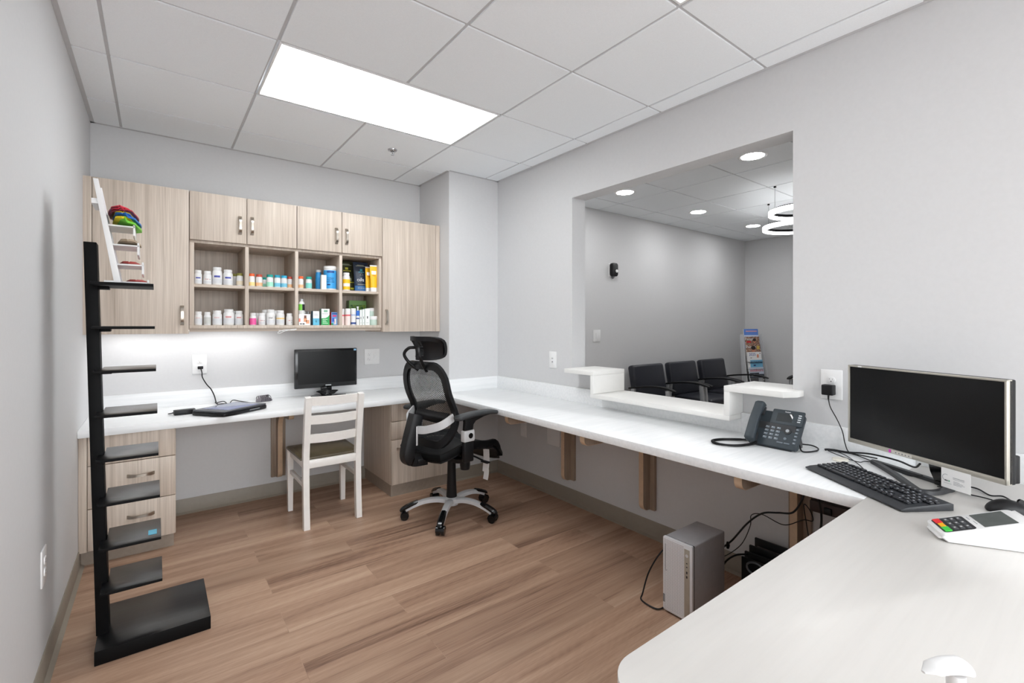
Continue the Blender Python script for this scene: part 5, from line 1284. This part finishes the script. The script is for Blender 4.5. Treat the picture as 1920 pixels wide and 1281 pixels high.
carton('product_box', 'white and sky-blue box in the third lower compartment', 1.226, 1.270, -0.345, 0.05, LOWZ, 0.102, PAPER, colour('box_deep_blue', 40, 90, 120), prints=[('blue_half', colour('print_sky', 92, 182, 214), 0.0, 1.0, 0.0, 0.48), ('white_cross', PAPER, 0.45, 0.56, 0.2, 0.32), ('line', GREYINK, 0.1, 0.8, 0.7, 0.72), ('line', GREYINK, 0.1, 0.75, 0.78, 0.80)])
t, w, d = carton('product_box', 'green and white box between the blue box and the red box', 1.287, 1.345, -0.335, 0.05, LOWZ, 0.120, PAPER, colour('box_green_side', 150, 190, 166), prints=[('emblem', colour('print_sage', 130, 180, 150), 0.3, 0.75, 0.8, 0.93), ('line', GREYINK, 0.1, 0.85, 0.68, 0.70)])
GRN = colour('print_green', 36, 164, 84)
m = MB(); m.prism([(-w, 0.001), (w, 0.001), (w, 0.078), (w * 0.6, 0.062), (0.0, 0.052), (-w, 0.050)], -d - 0.001, -d - 0.0004, 'y'); m.build('green_swoosh', GRN, t, world=False)
m = MB()
for zz, a, b in ((0.040, -0.7, 0.5), (0.031, -0.7, 0.1), (0.022, -0.7, 0.3), (0.012, -0.7, 0.6)): m.box(w * a, w * b, -d - 0.0014, -d - 0.0009, zz, zz + 0.004)
m.build('pale_print', colour('print_palegreen', 190, 226, 200), t, world=False)
t, w, d = carton('product_box', 'red-sided box with a blue cartoon-style front at the end of the compartment', 1.355, 1.404, -0.32, 0.05, LOWZ, 0.096, colour('print_lightblue', 120, 168, 222), colour('box_red', 206, 50, 62), 0.2, prints=[('dark_heading', colour('print_midblue', 50, 90, 160), 0.1, 0.9, 0.84, 0.94), ('pink_heading', colour('print_magenta', 226, 70, 130), 0.2, 0.8, 0.66, 0.78), ('blue_patch', colour('print_royal', 60, 100, 206), 0.15, 0.5, 0.26, 0.56), ('white_patch', PAPER, 0.42, 0.78, 0.06, 0.50), ('coral_patch', colour('print_coral', 232, 120, 100), 0.45, 0.62, 0.12, 0.34), ('green_strip', GRN, 0.0, 0.3, 0.02, 0.14)])
# lower right compartment
def canister(x, y, w, top, label, band, capm=WHITE, stripe=None, foot=None):
    z = LOWZ; h = top - z; r = w / 2
    t = thing('spray_bottle', label, 'bottle', (x, y, z), group='slim bottles in the lower right cubby')
    MB().lathe([(0, 0), (r, 0), (r, h * 0.64), (0, h * 0.64)], (x, y, z), 24).build('bottle_body', band, t)
    MB().lathe([(0, h * 0.64), (r * 0.99, h * 0.64), (r * 0.99, h - 0.003), (r * 0.9, h), (0, h)], (x, y, z), 24).build('cap', capm, t)
    if stripe: MB().lathe([(r, h * stripe[1]), (r + 0.0008, h * stripe[1]), (r + 0.0008, h * stripe[2]), (r, h * stripe[2])], (x, y, z), 24).build('label_stripe', stripe[0], t)
    if foot: MB().lathe([(r, h * foot[1]), (r + 0.0008, h * foot[1]), (r + 0.0008, h * foot[2]), (r, h * foot[2])], (x, y, z), 24).build('label_foot', foot[0], t)
    return t
RS = colour('stripe_red', 226, 110, 116); PB = colour('pale_pink_body', 244, 226, 222); DB = colour('stripe_navy', 44, 76, 146)
canister(1.449, -0.29, 0.036, 1.417, 'white-capped red-striped bottle touching the divider in the lower right compartment', PB, stripe=(RS, 0.55, 0.64))
canister(1.484, -0.315, 0.040, 1.419, 'front white-capped bottle with a red stripe in the lower right compartment', PB, stripe=(RS, 0.55, 0.64))
canister(1.527, -0.315, 0.038, 1.422, 'white-capped bottle with a navy foot beside the red-striped ones', WHITE, stripe=(colour('pale_blue_stripe', 176, 190, 220), 0.56, 0.64), foot=(DB, 0.06, 0.17))
t = canister(1.561, -0.315, 0.026, 1.405, 'small blue and white pump bottle in the lower right compartment', WHITE, colour('pump_blue', 50, 110, 200), stripe=(DB, 0.42, 0.5))
MB().cyl((1.561, -0.315, 1.404), (1.561, -0.315, 1.432), 0.006, 0.005, 14).box(1.552, 1.567, -0.3195, -0.3105, 1.428, 1.437, 0.002).build('pump', WHITE, t)
SG = colour('carton_sage', 206, 220, 212)
for x0, x1, yf, h, lab in ((1.574, 1.590, -0.325, 0.118, 'slim pale green carton, left of three standing edge to edge'), (1.592, 1.608, -0.33, 0.122, 'slim pale green carton, middle of three standing edge to edge'), (1.611, 1.648, -0.335, 0.128, 'white carton with a small dark mark, right of the slim pale ones')):
    carton('slim_carton', lab, x0, x1, yf, 0.04, LOWZ, h, colour('carton_white', 238, 242, 240), SG, prints=[('dark_mark', INK, 0.40, 0.6, 0.40, 0.54), ('line', GREYINK, 0.25, 0.8, 0.13, 0.15)])
def jar(x, y, z, w, h, label):
    t = thing('cream_jar', label, 'jar', (x, y, z), group='stacked cream jars in the lower right cubby'); r = w / 2
    MB().lathe([(0, 0), (r * 0.93, 0), (r * 0.95, 0.002), (r * 0.95, h * 0.62), (0, h * 0.62)], (x, y, z), 28).build('jar_body', colour('jar_mint', 196, 216, 206, 0.3), t)
    MB().lathe([(0, h * 0.62), (r, h * 0.62), (r, h * 0.93), (r * 0.92, h), (0, h)], (x, y, z), 28).build('lid', WHITE, t)
jar(1.686, -0.305, LOWZ, 0.064, 0.070, 'pale mint cream jar at the front of the lower right compartment')
jar(1.694, -0.228, LOWZ, 0.064, 0.070, 'pale mint jar hidden at the bottom of the rear stack')
jar(1.694, -0.228, LOWZ + 0.0705, 0.064, 0.066, 'pale mint cream jar on top of the rear stack')
t, w, d = carton('product_box', 'large green box standing at the back of the lower right compartment', 1.565, 1.706, -0.095, 0.06, LOWZ, 0.2, colour('box_frame_green', 122, 168, 90), colour('box_edge_green', 96, 140, 70))
MB().box(-w + 0.012, w - 0.008, -d - 0.0012, -d - 0.0005, 0.02, 0.165).build('leaf_picture', sky_picture('leaf_green', [(0.3, S(24, 62, 8)), (0.5, S(62, 116, 16)), (0.7, S(150, 176, 40))], 3), t, world=False)
# ------------------------------------------------------------------ black tower shelf
LEAN = -0.024      # sideways lean per metre of height
def matte_sides(o):
    for p in o.data.polygons:
        if p.normal.z < 0.5: p.material_index = 1
    return o
def tower():
    t = thing('tower_shelf', 'tall narrow black tower shelf with eight open ledges by the left wall', 'shelf', (0.14, -1.40, 0))
    Sh = Matrix(((1, 0, LEAN, 0), (0, 1, 0, 0), (0, 0, 1, 0), (0, 0, 0, 1)))
    matte_sides(MB().box(0.139, 0.51, -1.568, -1.19, 0.0, 0.055, 0.002).build('base', [BLACKWOOD, BLACKM], t))
    m = MB(); m.box(0.137, 0.176, -1.45, -1.37, 0.055, 1.625, 0.002, xf=Sh); m.build('spine', BLACKM, t)
    zs = [1.462 - 0.1715 * k for k in range(8)]
    for z in zs:
        dx = LEAN * z
        m = MB(); m.prism([(0.160 + dx, -1.55), (0.352 + dx, -1.55), (0.352 + dx, -1.315), (0.178 + dx, -1.315), (0.178 + dx, -1.452), (0.160 + dx, -1.452)], z - 0.011, z, 'z', 0.0008); matte_sides(m.build('shelf', [BLACKWOOD, BLACKM], t))
        m = MB(); m.box(0.176 + dx, 0.21 + dx, -1.44, -1.38, z - 0.022, z - 0.0115, 0.002); m.build('shelf_bracket', BLACKM, t)
    z = zs[6]; dx = LEAN * z
    tt = MB(); tt.box(0.31 + dx, 0.338 + dx, -1.505, -1.45, z + 0.0002, z + 0.001); tag(tt.build('price_sticker', colour('sticker_aqua', 70, 170, 200)), 'small blue and white sticker on a lower ledge of the black tower', 'sticker')
    return zs
TZ = tower()
# white tiered display on the top ledge
zt = TZ[0] + 0.0005
t = thing('display_rack', 'white tiered display rack leaning back on top of the black tower', 'display rack', (0.25, -1.44, zt))
ya, yb = -1.525, -1.355
def onback(z): return 0.216 - 0.172 * (z - zt)          # front face of the sloping back at height z
m = MB()
for y in (ya, yb - 0.012):
    m.prism([(onback(zt) - 0.022, zt), (onback(zt), zt), (onback(zt + 0.4), zt + 0.4), (onback(zt + 0.4) - 0.015, zt + 0.4)], y, y + 0.012, 'y', 0.001)
m.build('side_frame', WHITE, t)
m = MB(); m.prism([(onback(zt) - 0.012, zt), (onback(zt) - 0.007, zt), (onback(zt + 0.4) - 0.007, zt + 0.4), (onback(zt + 0.4) - 0.012, zt + 0.4)], ya + 0.012, yb - 0.012, 'y'); m.build('back_panel', WHITE, t)
m = MB(); h0 = zt + 0.245; m.prism([(onback(h0) - 0.0065, h0), (onback(h0) - 0.0055, h0), (onback(zt + 0.375) - 0.0055, zt + 0.375), (onback(zt + 0.375) - 0.0065, zt + 0.375)], ya + 0.02, yb - 0.02, 'y'); m.build('header_picture', colour('header_blue', 150, 186, 214), t)
trays = [(zt, 0.086), (zt + 0.070, 0.081), (zt + 0.147, 0.080), (zt + 0.222, 0.080)]
for z, L in trays:
    x0 = onback(z); m = MB()
    m.box(x0 - 0.004, x0 + L, ya, yb, z, z + 0.006, 0.001); m.box(x0 + L - 0.006, x0 + L, ya, yb, z + (0 if z == zt else -0.032), z + 0.016, 0.001)
    m.build('tray', WHITE, t)
m = MB()
for y in (ya + 0.002, yb - 0.014): m.box(onback(zt) - 0.052, onback(zt) - 0.02, y, y + 0.012, zt, zt + 0.008, 0.001)
m.box(onback(zt + 0.315) - 0.035, onback(zt + 0.315) - 0.013, ya + 0.01, yb - 0.01, zt + 0.305, zt + 0.325, 0.001)
m.build('rear_prop', WHITE, t)
# shoe insoles
def insole(name, label, x, y, z, w, L, col, under, cup=0.012, rz=0.0, group='coloured shoe insoles stacked on the display rack', roll=0.0):
    t = thing(name, label, 'insole', (x, y, z), rz, group)
    def outline(v):   # half width along the length
        return w / 2 * (0.80 + 0.20 * math.cos((v - 0.78) * 4.2)) * min(1.0, (v * 9 + 0.03) ** 0.5, ((1 - v) * 7 + 0.03) ** 0.5)
    def f(dz):
        def g(u, v):
            hw_ = outline(v); s = 2 * u - 1
            zz = cup * (abs(s) ** 2.2) * (1 - 0.65 * v) + roll * s
            return Vector((s * hw_, (v - 0.5) * L, zz + dz))
        return g
    m = MB(); m.grid(f(0.0), 12, 22, thick=0.004); m.build('sole_foam', under, t, world=False)
    m = MB(); m.grid(f(0.0045), 12, 22, thick=0.0025); m.build('top_cover', col, t, world=False)
    return t
RED = colour('insole_red', 206, 44, 66, 0.6); YELI = colour('insole_yellow', 236, 214, 30, 0.6); BLUI = colour('insole_blue', 34, 108, 190, 0.6); GRNI = colour('insole_green', 120, 206, 60, 0.6); REDD = colour('insole_dark_red', 120, 26, 40, 0.6); DKI = colour('insole_black', 40, 34, 36, 0.6)
xs = onback(zt + 0.222) + 0.045; zz0 = zt + 0.2395
insole('shoe_insole', 'green insole at the bottom of the colourful stack on the white display rack', xs + 0.010, -1.44, zz0, 0.088, 0.25, GRNI, GRNI, 0.004, roll=-0.010)
insole('shoe_insole', 'yellow insole just above the green one in the stack', xs - 0.001, -1.44, zz0 + 0.009, 0.080, 0.25, YELI, YELI, 0.003)
insole('shoe_insole', 'blue insole between the two yellow ones in the stack', xs + 0.012, -1.44, zz0 + 0.018, 0.082, 0.25, BLUI, BLUI, 0.003, roll=-0.008)
insole('shoe_insole', 'upper yellow insole directly below the red ones', xs - 0.002, -1.44, zz0 + 0.0265, 0.078, 0.25, YELI, BLUI, 0.004)
insole('shoe_insole', 'lowest of the three red insoles on the display rack', xs + 0.004, -1.445, zz0 + 0.036, 0.082, 0.25, RED, REDD, 0.006)
insole('shoe_insole', 'middle of the three red insoles on the display rack', xs - 0.008, -1.44, zz0 + 0.046, 0.086, 0.25, RED, REDD, -0.004, roll=0.003)
insole('shoe_insole', 'topmost red insole of the colourful stack', xs - 0.010, -1.44, zz0 + 0.056, 0.090, 0.25, RED, REDD, -0.006)
insole('shoe_insole', 'tan insole lying on the second tray from the top of the display rack', onback(zt + 0.147) + 0.046, -1.44, zt + 0.1635, 0.078, 0.22, colour('insole_tan', 176, 158, 136, 0.7), colour('insole_tan', 176, 158, 136, 0.7), 0.003, group=None)
insole('shoe_insole', 'red insole on the third tray of the display rack', onback(zt + 0.07) + 0.036, -1.44, zt + 0.0775, 0.072, 0.165, colour('insole_brick', 170, 74, 70, 0.6), colour('insole_brick', 170, 74, 70, 0.6), 0.004, group=None)
insole('shoe_insole', 'red insole on the bottom tray of the display rack', onback(zt) + 0.046, -1.44, zt + 0.0075, 0.072, 0.165, colour('insole_brick', 170, 74, 70, 0.6), colour('insole_brick', 170, 74, 70, 0.6), 0.002, group=None)

# ------------------------------------------------------------------ magazine rack in the waiting room corner
RW = math.radians(-17)
RO = Vector((6.93, -0.80, 0))
t = thing('magazine_rack', 'silver floor magazine rack leaning back in the waiting room corner', 'magazine rack', RO, RW)
def rackx(z): return 0.11 * (z / 1.2)     # lean towards the wall
for s in (-1, 1):
    m = MB(); pts = []
    for i in range(13):
        z = 1.16 * i / 12; pts.append(Vector((s * (0.215 - 0.05 * (i / 12) ** 2 - 0.008 * math.sin(PI * i / 12)), rackx(z) - 0.05 * (1 - i / 12), z)))
    m.sweep(pts, [(-0.012, -0.045), (0.012, -0.045), (0.016, 0.0), (0.012, 0.045), (-0.012, 0.045), (-0.016, 0.0)], up=(0, -1, 0), scale=[1.0 - 0.03 * i for i in range(13)]); m.build('side_upright', SILVERL, t, world=False)
m = MB(); m.grid(lambda u, v: Vector((-0.155 + 0.31 * u, rackx(1.14 * v) + 0.012, 0.06 + 1.08 * v)), 2, 6, thick=0.006); m.build('back_panel', SILVER, t, world=False)
for k in range(6):
    z = 0.16 + 0.1 * k + 0.12; y = rackx(z)
    MB().box(-0.135, 0.135, y - 0.06, y, z - 0.004, z, 0.001).build('pocket', plain('smoked_acrylic', S(120, 122, 124), 0.2), t, world=False)
MB().box(-0.2, 0.2, -0.1, 0.12, 0.0, 0.03, 0.006).build('foot_plate', SILVER, t, world=False)
ln = math.atan2(0.11, 1.2)
def magazine(label, ztop, fwd, cover, parts, texts=()):
    """ztop = top edge height on the rack, fwd = distance in front of the back panel"""
    h, w = 0.27, 0.262
    zb = ztop - h * math.cos(ln)
    y = rackx(zb) - fwd
    base = RO + Matrix.Rotation(RW, 3, 'Z') @ Vector((0, y, zb))
    o = empty('magazine', base); o.rotation_euler = (-ln, 0, RW); tag(o, label, 'magazine', 'magazines in the floor rack')
    MB().box(-w / 2, w / 2, -0.003, 0.003, 0, h).build('pages', PAPER, o, world=False)
    MB().box(-w / 2, w / 2, -0.0036, -0.003, 0, h).build('cover', cover, o, world=False)
    for nm, mm, x0, x1, z0, z1 in parts: MB().box(x0 * 1.278, x1 * 1.278, -0.0042, -0.0034, z0, z1).build(nm, mm, o, world=False)
    for s, x, z, size, mm, sx in texts: lettering('cover_title', s, size, mm, o, Matrix.Translation((x * 1.278, -0.0045, z)) @ Matrix(((1, 0, 0, 0), (0, 0, -1, 0), (0, 1, 0, 0), (0, 0, 0, 1))), sx=sx * 1.25)
    return o
SKIN = colour('print_skin', 206, 140, 112); HAIR = colour('print_hair', 40, 28, 24)
def face(o, x, z, r):
    m = MB(); m.lathe([(0, 0.0006), (r, 0.0006), (r, 0)], seg=24, sx=0.8); f = m.build('portrait_face', SKIN, o, world=False); f.location = (x, -0.0042, z); f.rotation_euler = (PI / 2, 0, 0)
    m = MB(); m.lathe([(0, 0.0008), (r * 1.05, 0.0008), (r * 1.05, 0)], seg=24, sx=0.95, sy=0.62); f = m.build('portrait_hair', HAIR, o, world=False); f.location = (x, -0.0044, z + r * 0.62); f.rotation_euler = (PI / 2, 0, 0)
SKYB = colour('cover_sky', 96, 140, 222); DUNE = colour('cover_dune', 150, 96, 66); BUSY = sky_picture('cover_busy', [(0.3, S(70, 40, 36)), (0.5, S(150, 110, 92)), (0.7, S(222, 196, 170))], 3)
magazine('magazine with a blue sky cover at the top of the rack', 1.235, 0.004, SKYB, [('cloud_band', colour('cover_cloud', 206, 216, 238), -0.1025, 0.1025, 0.155, 0.185), ('dune', DUNE, -0.1025, 0.1025, 0.10, 0.155), ('title_bar', colour('title_pink', 236, 170, 176), -0.075, 0.085, 0.232, 0.246)])
o = magazine('upper magazine of two with white title and portrait cover', 1.128, 0.014, BUSY, [('red_logo', colour('print_redlogo', 214, 40, 50), -0.08, -0.02, 0.185, 0.21)], [('People', -0.03, 0.236, 0.055, PAPER, 1.0)])
face(o, 0.04, 0.205, 0.03)
o = magazine('lower magazine of two with white title and dark-haired portrait', 1.020, 0.024, BUSY, [('yellow_lines', colour('print_gold', 220, 190, 90), 0.05, 0.09, 0.20, 0.25)], [('People', -0.03, 0.236, 0.055, PAPER, 1.0)])
face(o, 0.0, 0.195, 0.042)
magazine('white guide magazine showing the year above the blue-panelled one', 0.915, 0.034, PAPER, [('flamingo', colour('print_flamingo', 232, 150, 120), 0.035, 0.06, 0.19, 0.235), ('dark_mark', INK, 0.075, 0.09, 0.245, 0.255), ('dark_mark', INK, -0.06, -0.04, 0.185, 0.192)], [('2025', -0.03, 0.235, 0.05, colour('print_indigo', 70, 84, 170), 1.0)])
magazine('magazine with a light blue panel and dark title in the middle of the rack', 0.805, 0.044, colour('cover_lightblue', 120, 186, 220), [('white_edge', PAPER, -0.1025, -0.075, 0.0, 0.27), ('globe', colour('print_navy', 40, 60, 120), -0.03, 0.0, 0.185, 0.205)], [('FLORIDA', 0.012, 0.235, 0.042, colour('print_navy', 40, 60, 120), 0.95)])
magazine('magazine with a large red title over a grey landscape', 0.705, 0.054, colour('cover_paleblue', 206, 216, 232), [('hill', colour('cover_slate', 70, 74, 84), -0.1025, 0.1025, 0.10, 0.175), ('hill', colour('cover_slate', 70, 74, 84), -0.1025, 0.03, 0.175, 0.195), ('white_truck', PAPER, -0.08, -0.03, 0.150, 0.178)], [('outdoors', 0.0, 0.228, 0.055, colour('print_title_red', 206, 34, 44), 0.92)])
magazine('dark grey magazine in the lowest visible pocket of the rack', 0.560, 0.064, colour('cover_graphite', 92, 92, 94), [('pale_mark', PAPER, 0.05, 0.09, 0.235, 0.245), ('pale_mark', PAPER, -0.08, -0.065, 0.21, 0.225)])
# ------------------------------------------------------------------ camera, world, view
cam_d = bpy.data.cameras.new('camera'); cam = bpy.data.objects.new('camera', cam_d); COL.objects.link(cam)
F, PX, PY = 883.03, 972.84, 608.87          # focal length and principal point in pixels of a 1920 x 1281 frame
cam_d.sensor_fit = 'HORIZONTAL'; cam_d.sensor_width = 36.0
cam_d.lens = F * 36.0 / 1920
cam_d.shift_x = (960 - PX) / 1920; cam_d.shift_y = -(640.5 - PY) / 1920
cam_d.clip_start = 0.05; cam_d.clip_end = 60
cam.location = (0.325, -3.961, 1.297)
cam.rotation_euler = (PI / 2, 0, -math.radians(37.6086))
scene.camera = cam
w = bpy.data.worlds.new('world'); scene.world = w; w.use_nodes = True
nt = w.node_tree; bg = nt.nodes['Background']
tc = nt.nodes.new('ShaderNodeTexCoord'); sp = nt.nodes.new('ShaderNodeSeparateXYZ'); nt.links.new(tc.outputs['Generated'], sp.inputs[0])
mr = nt.nodes.new('ShaderNodeMapRange'); nt.links.new(sp.outputs['Z'], mr.inputs['Value'])
mr.inputs['From Min'].default_value = -0.03; mr.inputs['From Max'].default_value = 0.03
mr.inputs['To Min'].default_value = FILL_LOW; mr.inputs['To Max'].default_value = FILL_HIGH      # fill light added through the open front end, weaker from below
nt.links.new(mr.outputs['Result'], bg.inputs['Strength'])
bg.inputs['Color'].default_value = (0.94, 0.975, 1.0, 1)
vs = scene.view_settings
scene.display_settings.display_device = 'sRGB'
vs.view_transform = 'Standard'; vs.look = 'None'; vs.gamma = 1.0; vs.use_curve_mapping = False; vs.exposure = EXPOSURE
cy = scene.cycles
cy.max_bounces = 10; cy.diffuse_bounces = 8; cy.glossy_bounces = 4; cy.transparent_max_bounces = 12
cy.sample_clamp_indirect = 6.0; cy.use_denoising = True
try: cy.denoiser = 'OPENIMAGEDENOISE'
except Exception: pass
